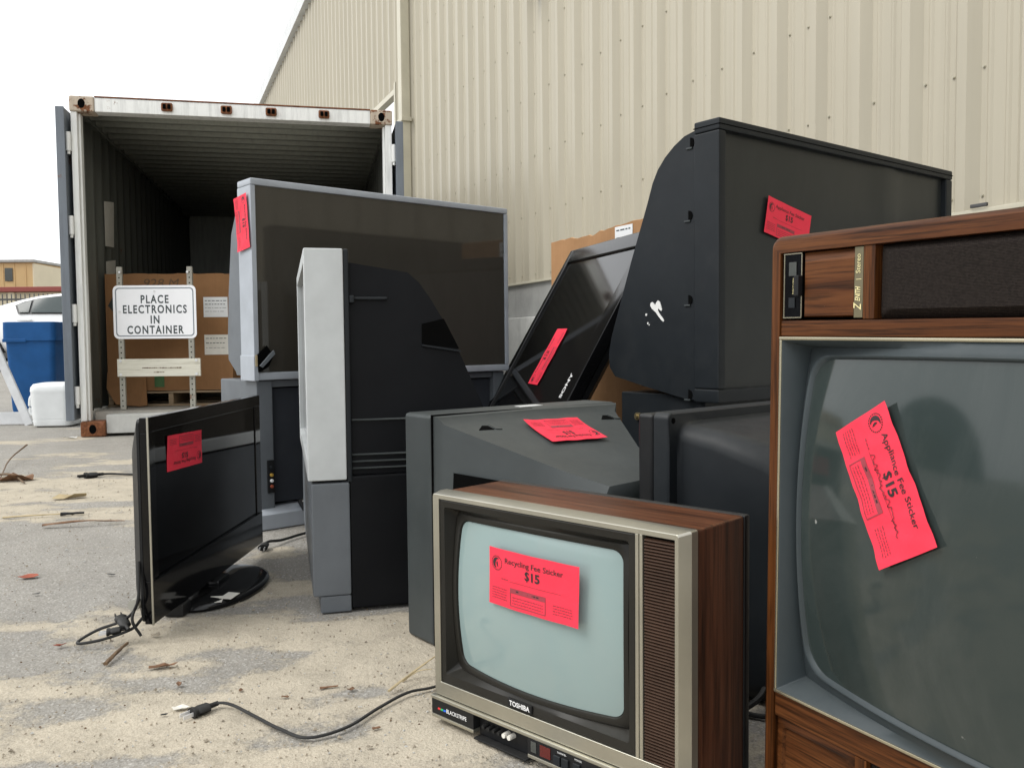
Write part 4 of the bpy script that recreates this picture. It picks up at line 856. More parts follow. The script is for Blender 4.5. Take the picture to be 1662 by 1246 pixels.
# ---------------------------------------------------------------- silver and black projection set seen from its flank
def build_side_projection():
    r = thing('projection_television', 'silver and black projection television turned side-on beside the flat panel', 'television', (-0.531, 2.227, 0), 14.8)
    D, H, w_ = 1.05, 0.952, 0.100       # local x: front to back, local y: across the picture
    bm = B()
    bx(bm, 0, 0, 0.350, w_, 0.032, H, 0.004, 0); bx(bm, 0, D - 0.032, 0.350, w_, D, H, 0.004, 0)
    bx(bm, 0, 0.0325, H - 0.035, w_, D - 0.0325, H, 0.004, 0); bx(bm, 0.0, 0.0325, 0.350, w_, D - 0.0325, 0.392, 0.004, 0)
    obj('front_frame', bm, 'silver', r)
    bm = B(); bx(bm, 0.014, 0.033, 0.393, 0.022, D - 0.033, H - 0.036); obj('screen', bm, 'scr_rp', r, smooth=0)
    bm = B(); bx(bm, w_ + 0.0005, 0.003, 0.343, w_ + 0.014, D - 0.003, H - 0.001, 0.003); obj('frame_gasket', bm, 'black_blue', r)
    ps = [(0.1145, 0.36), (0.1145, 0.918), (0.270, 0.894), (0.300, 0.868), (0.330, 0.826), (0.362, 0.772), (0.403, 0.691), (0.436, 0.616), (0.469, 0.539), (0.50, 0.45), (0.51, 0.36)]
    bm = B(); prism(bm, ps, 1, 0.022, D - 0.022, 0.006); sh = obj('rear_shell', bm, 'black_side', r)
    bm = B(); bx(bm, 0.1146, 0.012, 0.820, 0.215, 0.0215, 0.8285, 0.003); bx(bm, 0.1146, 0.004, 0.812, 0.128, 0.0215, 0.832, 0.003); obj('grip_rib', bm, 'black_blue', sh)
    bm = B()      # dark plate on the flank paints the shade of a hand recess
    prism(bm, [(0.306, 0.757), (0.366, 0.771), (0.407, 0.690), (0.306, 0.703)], 1, 0.0195, 0.0215); obj('hand_recess_shade', bm, 'dark_in', sh, smooth=0)
    bm = B(); prism(bm, [(0.306, 0.7025), (0.409, 0.6855), (0.411, 0.6805), (0.306, 0.6975)], 1, 0.012, 0.0216); obj('recess_ledge', bm, 'black_blue', sh, smooth=0)
    bm = B()
    for z in (0.504, 0.412, 0.394, 0.376): prism(bm, [(0.0145, z), (0.0215, z - 0.003), (0.0215, z + 0.0035)], 0, 0.116, 0.5)
    obj('moulded_rib', bm, 'grey_shell', sh, smooth=0)
    bm = B(); bx(bm, 0.107, 0.006, 0.006, 0.52, D - 0.006, 0.358, 0.005); obj('base_cabinet', bm, 'black_side', r)
    bm = B(); bx(bm, 0.0075, 0.001, 0.045, 0.1065, D - 0.001, 0.343, 0.005); bx(bm, 0.026, 0.003, 0.0, 0.1062, D - 0.003, 0.0445, 0.004); obj('speaker_base', bm, 'silver_dark', r)
    pts = local(r, [(-0.60, 3.38, 0.02), (-0.70, 3.26, 0.010), (-0.78, 3.15, 0.008), (-0.825, 3.05, 0.010), (-0.852, 2.985, 0.020), (-0.858, 2.955, 0.014)])
    bm = B(); tube(bm, smooth_path(pts, 8), 0.005, 8); c = obj('power_cord', bm, 'rubber', r)
    bm = B(); e = local(r, [(-0.858, 2.945, 0.014), (-0.855, 2.90, 0.010)]); plug(bm, e[0], e[1] - e[0], size=1.25); obj('plug', bm, ['rubber', 'steel'], c)
build_side_projection()

# ---------------------------------------------------------------- large black projection set, rear right
def build_black_projection():
    r = thing('projection_television', 'large black projection television towering behind the console', 'television', (0.622, 2.60, 0), 37.9)
    W, z0, z1 = 1.452, 0.514, 1.367
    bm = B(); d = 0.098
    frame_bars(bm, 0, W, z0, z1, 0.034, W - 0.050, z0 + 0.042, z1 - 0.036, 0, d, 0.006)
    obj('screen_frame', bm, 'black_blue', r)
    bm = B(); frame_bars(bm, -0.0015, W + 0.0015, z1 - 0.0205, z1 - 0.0185, 0, W, z1 - 0.0200, z1 - 0.0190, -0.0015, d + 0.001, 0); obj('frame_seam', bm, 'dark_in', r, smooth=0)
    bm = B(); rows = []
    for i in range(25):
        t = i / 24; x = 0.030 + (W - 0.076) * t; rows.append([(x, 0.022 - 0.009 * math.exp(-((t - 0.70) / 0.05) ** 2), z0 + 0.038 + (z1 - 0.07 - z0) * j / 6) for j in range(7)])
    loft(bm, rows, closed=False); obj('screen', bm, 'scr_matte', r, wn=False)
    bm = B(); P = [(d, z1 - 0.020), (0.145, z1 - 0.030), (0.186, z1 - 0.052), (0.225, z1 - 0.082), (0.255, z1 - 0.115), (0.278, z1 - 0.155), (0.300, z1 - 0.215), (0.375, z1 - 0.400), (0.470, 0.715), (0.482, 0.66), (0.478, 0.615), (0.452, 0.584), (0.307, 0.553), (0.13, 0.520), (d, 0.520)]
    prism(bm, P, 0, 0.012, W - 0.012, 0.010); sh = obj('rear_shell', bm, 'black_blue', r)
    for y, z in ((0.108, z1 - 0.055), (0.115, 1.09), (0.115, 0.83), (0.115, 0.535)):
        bm = B(); pts = [(y + 0.016 * math.cos(a), z + 0.016 * math.sin(a)) for a in np.linspace(R(90), R(270), 9)]
        bm2 = [(p[0] + 0.012, p[1]) for p in pts]; prism(bm, bm2, 0, 0.0095, 0.0118); obj('screw_recess_shade', bm, 'dark_in', sh, smooth=0)  # flat dark half-disc paints the shade of a screw recess
        bm = B(); bx(bm, 0.0075, y + 0.004, z - 0.019, 0.0117, y + 0.028, z - 0.0135, 0.001); obj('lit_recess_lip', bm, 'grey_shell', sh)  # paler grey lip puts the light on the recess edge into the colour
    bm = B()      # white dropping on the flank
    sp = [(0.300, 0.838), (0.290, 0.842), (0.280, 0.834), (0.272, 0.826), (0.266, 0.838), (0.256, 0.848), (0.246, 0.842), (0.238, 0.824), (0.232, 0.806), (0.236, 0.800), (0.246, 0.806), (0.252, 0.812), (0.256, 0.804), (0.250, 0.792), (0.238, 0.778), (0.226, 0.766), (0.220, 0.756), (0.224, 0.752), (0.238, 0.762), (0.254, 0.778), (0.266, 0.792), (0.278, 0.802), (0.292, 0.812), (0.302, 0.826)]
    sp = [(0.258 + (a - 0.262) * 0.72, 0.798 + (b_ - 0.797) * 0.72) for a, b_ in sp]
    prism(bm, sp, 0, 0.0092, 0.0117)
    for y, z, q in ((0.305, 0.79, 0.0035), (0.298, 0.762, 0.003), (0.292, 0.757, 0.002)): prism(bm, [(y + q * math.cos(t), z + q * 1.3 * math.sin(t)) for t in (0, 1, 2.2, 3.3, 4.3, 5.3)], 0, 0.0092, 0.0117)
    obj('white_splash', bm, 'screen_white', sh, smooth=0)
    bm = B(); bx(bm, 0.03, 0.075, 0.20, W - 0.03, 0.44, z0 - 0.002 + 0.02, 0.004); bx(bm, 0.02, 0.06, 0.0, W - 0.02, 0.45, 0.199, 0.004); bc = obj('base_cabinet', bm, 'black_blue', r)
    bm = B()
    for y in (0.36, 0.24): cyl(bm, (0.03, y, 0.452), (0.022, y, 0.452), 0.013, 10); cyl(bm, (0.022, y, 0.452), (0.016, y, 0.452), 0.006, 8)
    obj('cabinet_screw', bm, 'brass', bc)
    bm = B(); bx(bm, 0.35, 0.006, z0 + 0.034, 0.42, 0.0175, z0 + 0.047); v = obj('chipped_edge', bm, 'straw', r, smooth=0)
    v.data.transform(Matrix.Translation((0.36, 0.002, z0 + 0.042)) @ Matrix.Rotation(R(-18), 4, 'Y') @ Matrix.Scale(0.45, 4) @ Matrix.Translation((-0.36, -0.002, -z0 - 0.042)))
    a = R(37.9); ax = Vector((math.cos(a), math.sin(a), 0)); Z = Vector((0, 0, 1))
    sticker('pink fee sticker tilted on the screen of the large black projection set', world(r, (0.366, 0.015, 1.080)), ax - Z * 0.195, Z + ax * 0.36, 0.240, 0.118, 'Appliance Fee Sticker', lambda x, y: 0.004 * abs(x + 0.05))
build_black_projection()

# ---------------------------------------------------------------- black flat panel set on its stand
def build_panel():
    r = thing('flat_television', 'glossy black flat television on an oval stand, left of the pile', 'television', (-0.868, 2.05, 0), 88.8)
    W, z0, z1 = 0.858, 0.036, 0.535
    bm = B(); frame_bars(bm, 0.004, W, z0, z1, 0.042, W - 0.05, z0 + 0.105, z1 - 0.036, 0.0, 0.022, 0.002); fr = obj('bezel', bm, 'gloss_black', r)
    bm = B(); prism(bm, [(0.02, z0 + 0.106), (0.10, z0 + 0.085), (0.45, z0 + 0.062), (W - 0.10, z0 + 0.085), (W - 0.02, z0 + 0.106)][::-1], 1, -0.006, -0.0005, 0.002); obj('lower_lip', bm, 'gloss_black', fr)
    bm = B(); bx(bm, 0.041, 0.004, z0 + 0.104, W - 0.049, 0.008, z1 - 0.035); obj('screen', bm, 'scr_lcd', r, smooth=0)
    bm = B(); bx(bm, 0.0, -0.002, z0 - 0.001, 0.0038, 0.003, z1 + 0.001, 0.001); obj('edge_strip', bm, 'frame_silver', r)
    bm = B(); loft(bm, [lp(rrect(0.004, W, z0 + 0.004, z1 - 0.004, 0.012), 0.0225), lp(rrect(0.004, W, z0 + 0.004, z1 - 0.004, 0.012), 0.029), lp(rrect(0.05, W - 0.05, z0 + 0.05, z1 - 0.06, 0.03), 0.062), lp(rrect(0.06, W - 0.06, z0 + 0.06, z1 - 0.07, 0.03), 0.066)], True, True); obj('rear_shell', bm, 'black', r)
    bm = B(); prism(bm, [(0.34, 0.022), (0.52, 0.022), (0.47, 0.12), (0.39, 0.12)], 1, 0.024, 0.064, 0.004); bx(bm, 0.385, -0.02, 0.016, 0.475, 0.06, 0.036, 0.006); obj('stand_neck', bm, 'gloss_black', r)
    bm = B(); L = []
    for z, k in ((0.0, 0.985), (0.006, 1.0), (0.013, 0.985), (0.019, 0.90), (0.022, 0.6)):
        L.append([(0.43 + 0.225 * k * math.cos(a), 0.0 + 0.135 * k * math.sin(a), z) for a in np.linspace(0, 2 * math.pi, 56, endpoint=False)])
    loft(bm, L, True, True); obj('stand_base', bm, 'gloss_black', r, smooth=50)
    bm = B(); bx(bm, 0.17, -0.004, 0.0, 0.225, 0.05, 0.034, 0.006); part_label(obj('foot', bm, 'rubber', r), 'black block under the low near corner')
    bm = B(); cyl(bm, (0.012, 0.045, 0.085), (-0.004, 0.045, 0.085), 0.014, 16); obj('cable_boss', bm, 'galv', r)
    cord = [(-0.90, 2.055, 0.19), (-0.895, 2.03, 0.10), (-0.93, 2.04, 0.055), (-0.995, 2.04, 0.03), (-1.03, 2.025, 0.012), (-1.02, 1.995, 0.012), (-0.965, 2.00, 0.02), (-0.91, 2.025, 0.035), (-0.885, 2.03, 0.06)]
    bm = B(); tube(bm, smooth_path(local(r, cord), 10), 0.0036, 8); tube(bm, smooth_path(local(r, [(-0.90, 2.05, 0.10), (-0.905, 2.02, 0.06), (-0.885, 2.02, 0.02)]), 8), 0.0036, 8); c = obj('power_cord', bm, 'rubber', r)
    bm = B(); e = local(r, [(-0.945, 2.015, 0.035), (-0.99, 2.00, 0.030)]); plug(bm, e[0], e[1] - e[0], size=1.0); e = local(r, [(-0.93, 2.03, 0.05), (-0.95, 2.05, 0.06)]); plug(bm, e[0], e[1] - e[0], size=1.1, mm=0); obj('plug', bm, ['rubber', 'steel'], c)
    ax = Vector((math.cos(R(88.8)), math.sin(R(88.8)), 0)); Z = Vector((0, 0, 1))
    sticker('pink fee sticker upside down on the black flat television', world(r, (0.228, 0.0030, 0.430)), -ax + Z * 0.035, -Z, 0.231, 0.091, 'Recycling Fee Sticker')
    for i, (x, y, a) in enumerate(((0.215, -0.055, 10), (0.235, -0.085, -14))):
        q = world(r, (x + 0.05, y, 0.026)); bm = B(); bx(bm, -0.022, -0.018, 0, 0.022, 0.018, 0.001)
        o = obj('paper_slip', bm, 'label_paper', smooth=0); o.location = q; o.location.z = 0.018 + 0.004 * i; o.rotation_euler = (0, R(-6), R(88 + a))
        tag(o, 'white paper slip on the stand foot of the flat television, ' + ('nearer the panel' if i == 0 else 'sticking out to the right'), 'paper', 'paper slips on the stand')
build_panel()

# ---------------------------------------------------------------- grey tube set, its back to us
def build_grey_tube():
    r = thing('crt_television', 'bulky grey tube television seen from its sloping back, behind the wooden set', 'television', (-0.248, 2.057, 0), 38.3)
    W, H = 0.60, 0.541
    # local y: the picture faces +y; the body runs back to -y
    bm = B(); bx(bm, 0, -0.098, 0.0, W, 0.02, H, 0.010, 0, 3); obj('front_shell', bm, 'grey_shell', r)
    bm = B(); bulge_screen(bm, rrect(0.05, W - 0.05, 0.09, H - 0.04, 0.03, 0.015), -0.022, 0.012, 6); bm.verts.ensure_lookup_table()
    for v in bm.verts: v.co.y = -v.co.y
    obj('screen', bm, 'scr_dark', r, wn=False)
    def sec(y, xi, xf, zt, zb):     # outline at depth y: insets at the near and far flank, top and bottom
        k = W - xf
        return [(xi, -y, zt), ((xi + k) / 2, -y, zt + 0.003), (k, -y, zt), (W - xf * 0.6, -y, (zt + zb) / 2), (W - xf * 0.4, -y, zb), (xi * 0.28, -y, zb), (xi * 0.62, -y, zb + (zt - zb) * 0.6)]
    bm = B(); S = [sec(0.1005, 0.004, 0.004, H - 0.003, 0.004), sec(0.112, 0.010, 0.016, H - 0.006, 0.004), sec(0.126, 0.019, 0.034, H - 0.022, 0.004), sec(0.319, 0.116, 0.150, 0.452, 0.006), sec(0.40, 0.150, 0.19, 0.427, 0.03), sec(0.485, 0.190, 0.235, 0.404, 0.10), sec(0.498, 0.21, 0.25, 0.376, 0.13)]
    V = loft(bm, S, True, True)
    es = [e for e in bm.edges if len(e.link_faces) == 2 and e.calc_face_angle(0) > R(28)]
    bmesh.ops.bevel(bm, geom=es, offset=0.007, segments=3, affect='EDGES', clamp_overlap=True)
    sh = obj('rear_shell', bm, 'grey_shell', r, smooth=32)
    bm = B(); bx(bm, -0.0006, -0.1015, 0.004, W * 0.5, -0.0985, H + 0.0004); obj('shell_seam', bm, 'dark_in', r, smooth=0)
    for x in (0.085, W - 0.125):    # finger slots on the upper slope, their shade painted as dark patches
        mt = Matrix.Translation((x, -0.172, 0.5035)) @ Matrix.Rotation(R(16), 4, 'X')
        bm = B(); prism(bm, [(0, 0.004), (0.042, 0.0), (0.040, 0.026), (0.026, 0.028)], 2, -0.003, 0.002); o = obj('finger_slot_shade', bm, 'dark_in', sh, smooth=0); o.matrix_local = mt
        bm = B(); prism(bm, [(0.046, 0.0), (0.062, -0.004), (0.058, 0.030), (0.044, 0.029)], 2, 0.0, 0.003, 0.001); o = obj('slot_lip', bm, 'grey_shell', sh); o.matrix_local = mt
    bm = B(); sx_ = lambda y: (0.019 + (y - 0.126) / 0.193 * 0.097)
    v = [bm.verts.new(p) for p in ((sx_(0.155) * 0.62 - 0.004, -0.155, 0.31), (sx_(0.285) * 0.62 - 0.004, -0.285, 0.28), (sx_(0.285) * 0.84 - 0.004, -0.285, 0.400), (sx_(0.155) * 0.78 - 0.004, -0.155, 0.412))]; bm.faces.new(v)
    obj('side_recess_shade', bm, 'dark_in', sh, smooth=0)  # flat dark panel paints the shade of a recess in the flank
    bm = B(); bx(bm, 0.30, -0.06, H + 0.0003, 0.37, -0.03, H + 0.0012); obj('paper_tag', bm, 'white_p', r, smooth=0)
    a = R(38.3); ax = Vector((math.cos(a), math.sin(a), 0)); ay = Vector((-math.sin(a), math.cos(a), 0)); Z = Vector((0, 0, 1))
    # slope direction (towards us and down)
    sl = (-ay - Z * 0.31).normalized(); nn = ax.cross(-sl)
    c = world(r, (0.303, -0.220, 0.4930)); rt = -ax * 0.9 + sl * -0.05; 
    sticker('pink fee sticker upside down on the sloping back of the grey tube set', c, rt, sl, 0.168, 0.122, 'Recycling Fee Sticker', lambda x, y: 0.0008 + 0.002 * abs(x) + 0.02 * max(0, -y) ** 2)
build_grey_tube()

# ---------------------------------------------------------------- black tube set, its back to us
def build_black_tube():
    r = thing('crt_television', 'black tube television seen from behind, wedged beside the wooden console', 'television', (0.281, 1.752, 0), 41.6)
    W, H = 0.62, 0.562
    bm = B(); bx(bm, 0, -0.005, 0.0, W, 0.035, H - 0.004, 0.008, 0, 3); obj('front_bezel', bm, 'black', r)
    bm = B(); bulge_screen(bm, rrect(0.05, W - 0.05, 0.08, H - 0.05, 0.03, 0.015), 0, 0.012, 6)
    for v in bm.verts: v.co.y = 0.036 - v.co.y
    obj('screen', bm, 'scr_dark', r, wn=False)
    Q = lambda i, z0, zt, rr, y: lp(rrect(i, W - i, z0, H - zt, rr), y)
    bm = B(); loft(bm, [Q(0.002, 0.0, 0.0, 0.014, -0.006), Q(0.002, 0.0, 0.0, 0.014, -0.038), Q(0.006, 0.004, 0.003, 0.014, -0.043), Q(0.030, 0.02, 0.020, 0.03, -0.043), Q(0.036, 0.022, 0.026, 0.035, -0.052), Q(0.044, 0.0, 0.034, 0.04, -0.12), Q(0.060, 0.0, 0.056, 0.05, -0.22), Q(0.09, 0.0, 0.105, 0.06, -0.30), Q(0.12, 0.01, 0.16, 0.07, -0.36), Q(0.15, 0.03, 0.20, 0.07, -0.38)], False, True)
    sh = obj('rear_shell', bm, 'black_blue', r, smooth=50)
    bm = B(); cyl(bm, (0.018, -0.0425, H - 0.016), (0.018, -0.0436, H - 0.016), 0.006, 14); obj('screw_recess_shade', bm, 'dark_in', sh, smooth=0)  # flat dark disc paints the shade inside the screw hole
    bm = B()
    for i in range(14): bx(bm, 0.30, -0.064 - i * 0.0085, H - 0.037 - i * 0.00165, 0.56, -0.0605 - i * 0.0085, H - 0.0335 - i * 0.00165)
    obj('vent_slat', bm, 'dark_in', sh, smooth=0)
    # two leads running off along the ground under the console
    bm = B()
    tube(bm, smooth_path(local(r, [(0.50, 1.66, 0.09), (0.47, 1.62, 0.03), (0.40, 1.58, 0.012), (0.36, 1.60, 0.01)]), 8), 0.006, 8)
    tube(bm, smooth_path(local(r, [(0.33, 1.62, 0.006), (0.42, 1.60, 0.006), (0.48, 1.58, 0.006), (0.6, 1.62, 0.006)]), 8), 0.005, 8); obj('power_cord', bm, 'rubber', r)
build_black_tube()

# ---------------------------------------------------------------- black wide panel set leaning on its end
def build_leaning():
    TL = Vector((0.285, 4.20, 1.132)); BL = Vector((-0.345, 4.0, 0.0)); e2 = (TL - BL); Lh = e2.length; e2.normalize()
    e1 = Vector((0.30, -0.95, 0.0)); e1 = (e1 - e2 * e1.dot(e2)).normalized(); n = e1.cross(e2)
    r = thing('flat_television', 'scratched black wide television leaning on its end behind the grey tube set', 'television', BL)
    r.rotation_euler = Matrix((e1, e2, n)).transposed().to_euler()
    W = 0.92; bz = 0.03; Lh += 0.01
    def bar(bm, x0, y0, x1, y1, z0=-0.05, z1=0.0, b=0.006, mi=0): bx(bm, x0, y0, z0, x1, y1, z1, b, mi)
    bm = B(); bar(bm, 0, 0, 0.045, Lh); bar(bm, 0.0455, Lh - 0.075, W, Lh); bar(bm, 0.0455, 0, W, 0.075); bar(bm, W - 0.10, 0.0755, W, Lh - 0.0755); fr = obj('bezel', bm, 'gloss_black', r)
    bm = B(); bx(bm, 0.044, 0.07, -0.03, W - 0.098, Lh - 0.07, -0.010); obj('screen', bm, 'scr_scratch', r, smooth=0)
    bm = B(); loft(bm, [[(x, y, z) for x, y in rrect(i, W - i, i, Lh - i, 0.02)] for i, z in ((0.004, -0.051), (0.01, -0.075), (0.12, -0.13))], False, True); obj('rear_shell', bm, 'black', r)
    bm = B(); text_bm(bm, 'SONY', 0.032, lambda u, v, d: (W - 0.078 - v, 0.62 + u, 0.0012), off=0.001, sx=1.25); obj('maker_lettering', bm, 'white_print', fr, smooth=0)
    m = r.rotation_euler.to_matrix()
    c = BL + m @ Vector((0.45, 0.745, 0.003 - 0.008)); rt = m @ Vector((0.0, 1.0, 0)); up = m @ Vector((-1, 0, 0))
    sticker('pink fee sticker on the leaning scratched black television', c, rt + up * -0.02, up, 0.27, 0.125, 'Recycling Fee Sticker')
def _scr():
    t = NT('scratched_panel')
    s = t.ramp(t.noise(1, 5, 0.7, (180, 7, 1), dist=0.3), [(0.66, 0), (0.70, 1)]); k = t.ramp(t.noise(4, 5), [(0.45, 0), (0.6, 1)])
    t.set(t.mix(t.math('MULTIPLY', s, t.math('MULTIPLY', k, 0.35)), (0.006, 0.006, 0.006), (0.3, 0.3, 0.3)), 0.06, 0, 0.5); return t.m
M['scr_scratch'] = _scr()
build_leaning()

# ---------------------------------------------------------------- cardboard carton by the wall
def build_carton():
    r = thing('cardboard_box', 'brown cardboard carton with torn top edge standing by the metal wall', 'cardboard box', (0.215, 4.62, 0), -66.5 + 4)
    W, D, H, t = 1.0, 0.62, 1.222, 0.008; bm = B()
    for k, (a, b_) in enumerate((((0, 0), (W, 0)), ((W, 0), (W, D)), ((W, D), (0, D)), ((0, D), (0, 0)))):
        d = Vector((b_[0] - a[0], b_[1] - a[1], 0)); nv = Vector((-d.y, d.x, 0)).normalized() * t; prev = None; rs = random.Random(20 + k)
        for i in range(31):
            f = i / 30; p = Vector((a[0], a[1], 0)) + d * f; z = H + rs.uniform(-0.004, 0.003) + 0.022 * min(1, max(0, (f - 0.40) / 0.1)) * (k == 0) + 0.006 * math.sin(f * 9 + k) - (0.008 if i in (7, 8, 15) else 0)
            cur = [bm.verts.new(q) for q in ((p.x, p.y, 0), (p.x, p.y, z), (p.x + nv.x, p.y + nv.y, z + 0.003), (p.x + nv.x, p.y + nv.y, 0))]
            if prev:
                for j, mi in ((0, 0), (1, 1), (2, 0)): bm.faces.new((prev[j], cur[j], cur[j + 1], prev[j + 1])).material_index = mi
            prev = cur
    obj('carton_wall', bm, ['card_lit', 'card_edge'], r, smooth=0)
    paper_on(r, 0.60, H - 0.09, 0.74, H + 0.012, -0.002, 'white_p', 'shipping_label', 2)
build_carton()

# ---------------------------------------------------------------- yard things at the far left
def build_bin():
    r = thing('trash_bin', 'tall blue plastic bin beside the container door', 'bin', (-5.15, 9.45, 0), 4)
    def Q(hx, hy, z, rr): return [(x, y, z) for x, y in rrect(-hx, hx, -hy, hy, rr)]
    bm = B(); loft(bm, [Q(0.22, 0.2, 0, 0.05), Q(0.225, 0.205, 0.03, 0.05), Q(0.255, 0.235, 0.80, 0.05)], True, True); obj('bin_body', bm, 'bin_blue', r, smooth=50)
    bm = B(); loft(bm, [Q(0.272, 0.252, 0.76, 0.05), Q(0.270, 0.250, 0.93, 0.05), Q(0.27, 0.25, 0.955, 0.05), Q(0.25, 0.23, 0.96, 0.05)], True, True); bx(bm, -0.262, -0.256, 0.745, -0.02, -0.246, 0.78, 0.004); obj('bin_lid', bm, 'bin_blue', r, smooth=50)
build_bin()
def build_jug():
    r = thing('plastic_jug', 'white cube-shaped plastic jug upside down on the asphalt', 'jug', (-4.03, 7.66, 0), 5)
    def Q(h, z, rr): return [(x, y, z) for x, y in rrect(-h, h, -h, h, rr)]
    bm = B(); loft(bm, [Q(0.14, 0.0, 0.05), Q(0.160, 0.012, 0.06), Q(0.166, 0.055, 0.06), Q(0.162, 0.062, 0.06), Q(0.166, 0.07, 0.06), Q(0.174, 0.27, 0.06), Q(0.172, 0.30, 0.06), Q(0.176, 0.31, 0.06), Q(0.172, 0.345, 0.06), Q(0.155, 0.372, 0.06), Q(0.11, 0.382, 0.06)], True, True); obj('jug_body', bm, 'jug', r, smooth=50)
    bm = B(); tube(bm, smooth_path([(-0.17, -0.05, 0.09), (-0.21, -0.05, 0.12), (-0.21, -0.05, 0.24), (-0.172, -0.05, 0.28)], 6), 0.014, 8); obj('jug_handle', bm, 'jug', r)
build_jug()
def build_barricade():
    r = thing('barricade', 'white A-frame barricade at the left edge of the yard', 'barricade', (-4.32, 7.72, 0), 8)
    L = -1.8
    def bar(p, q, w_=0.055, t=0.03):
        bm = B(); P, Q_ = Vector(p), Vector(q); d = (Q_ - P).normalized(); s = d.cross(Vector((0, 1, 0))).normalized() * w_ / 2; y = Vector((0, t / 2, 0))
        v = [bm.verts.new(k) for k in (P - s - y, P + s - y, P + s + y, P - s + y, Q_ - s - y, Q_ + s - y, Q_ + s + y, Q_ - s + y)]
        for f in ((0, 1, 2, 3), (4, 7, 6, 5), (0, 4, 5, 1), (1, 5, 6, 2), (2, 6, 7, 3), (3, 7, 4, 0)): bm.faces.new([v[i] for i in f])
        bmesh.ops.bevel(bm, geom=bm.edges[:], offset=0.004, segments=2, affect='EDGES'); return bm
    obj('leg', bar((0, 0, 0.0), (-0.42, 0, 1.12), 0.07), 'white_rail', r); obj('leg', bar((-0.84, 0, 0), (-0.43, 0.034, 1.12), 0.07), 'white_rail', r)
    obj('base_rail', bar((-0.03, 0.04, 0.06), (-0.84, 0.04, 0.06), 0.11), 'white_rail', r)
    for z in (0.42, 0.80):
        bm = B(); bx(bm, L, 0.05, z, -0.33 if z < 0.6 else -0.42, 0.075, z + 0.19, 0.003); obj('cross_board', bm, 'conc_pale', r)
build_barricade()

def build_car():
    g = 0.255; r = thing('parked_car', 'white parked car with sloping rear window behind the blue bin', 'car', (-10.0, 15.0, g), 0)
    # local x: rear (0) to nose (4.5); local y: 0 = near flank, to 1.78
    st = [(0.0, .45, .80, .82, .60), (0.12, .30, .92, .98, .72), (0.55, .24, .97, 1.04, .80), (1.05, .22, .98, 1.20, .86), (1.6, .22, .98, 1.345, .89), (2.2, .22, .98, 1.385, .89), (2.7, .22, .97, 1.38, .89), (3.2, .22, .95, 1.25, .89), (3.6, .22, .92, 1.0, .88), (4.1, .24, .80, .83, .80), (4.42, .34, .66, .68, .62), (4.5, .42, .56, .56, .5)]
    bm = B(); loops = []
    for x, zb, zt, zr, hw in st:
        hr = hw * (0.70 if zr - zt > 0.06 else 0.86); c = 0.89
        half = [(hw * 0.90, zb), (hw * 0.99, zb + (zt - zb) * 0.25), (hw, zb + (zt - zb) * 0.6), (hw * 0.955, zt), (hr + (hw * .955 - hr) * 0.5, zt + (zr - zt) * 0.55), (hr, zr - 0.015), (hr * 0.5, zr + 0.012)]
        loops.append([(x, c - a, z) for a, z in half] + [(x, c + a, z) for a, z in half[::-1]])
    loft(bm, loops, True, True); body = obj('body', bm, 'car_white', r, smooth=60, wn=False); sb = body.modifiers.new('rounding', 'SUBSURF'); sb.levels = 1; sb.render_levels = 1
    def win(pts, name, mt, out=0.0):
        bm = B(); N = 10; 
        # side glass follows the tumblehome of the cabin
        def P(x, z): 
            k = (z - 0.94) / 0.42; return (x, 0.89 - (0.87 - k * 0.235) - 0.010 - out, z)
        vs = [bm.verts.new(P(x, z)) for x, z in pts]; bm.faces.new(vs); o = obj(name, bm, mt, r, smooth=0); o.modifiers.new('pane', 'SOLIDIFY').thickness = 0.012; return o
    win([(1.36, 1.15), (1.45, 1.005), (3.3, 0.985), (3.1, 1.18), (2.9, 1.28), (2.5, 1.325), (2.1, 1.315), (1.75, 1.275), (1.5, 1.215)], 'window_surround', 'fence_dark')
    win([(1.41, 1.15), (1.48, 1.025), (1.64, 1.02), (1.64, 1.235), (1.52, 1.195)], 'window', 'car_glass', 0.008); win([(1.68, 1.02), (2.36, 1.01), (2.36, 1.300), (2.1, 1.293), (1.75, 1.258), (1.68, 1.240)], 'window', 'car_glass', 0.008); win([(2.42, 1.01), (3.24, 1.0), (3.06, 1.17), (2.87, 1.26), (2.5, 1.303), (2.42, 1.302)], 'window', 'car_glass', 0.008)
    for x in (1.47, 2.5): bm = B(); bx(bm, x, -0.03, 0.875, x + 0.24, 0.03, 0.91, 0.012); obj('door_handle', bm, 'car_white', r)
    bm = B(); bx(bm, 1.1, -0.004, 0.235, 3.5, 0.05, 0.33, 0.01); obj('sill_trim', bm, 'fence_dark', r)
    for x in (0.86, 3.62):
        for y0, y1 in ((-0.012, 0.2), (1.58, 1.79)):
            bm = B(); P = [(x + 0.325 * math.cos(a), 0.325 + 0.325 * math.sin(a)) for a in np.linspace(0, 2 * math.pi, 32, endpoint=False)]; prism(bm, P, 1, y0, y1, 0.012); wl = obj('wheel', bm, 'tyre', r)
            bm = B()
            for k in range(7):
                a = k / 7 * 2 * math.pi; cx, cz = x + 0.11 * math.cos(a), 0.325 + 0.11 * math.sin(a); dx, dz = math.cos(a), math.sin(a)
                prism(bm, [(cx - dx * .1 + dz * .02, cz - dz * .1 - dx * .02), (cx + dx * .1 + dz * .03, cz + dz * .1 - dx * .03), (cx + dx * .1 - dz * .03, cz + dz * .1 + dx * .03), (cx - dx * .1 - dz * .02, cz - dz * .1 + dx * .02)], 1, (y0 - 0.012) if y0 < 0 else y1 + 0.002, (y0 - 0.001) if y0 < 0 else y1 + 0.012)
            obj('rim', bm, 'rim', wl)
build_car()
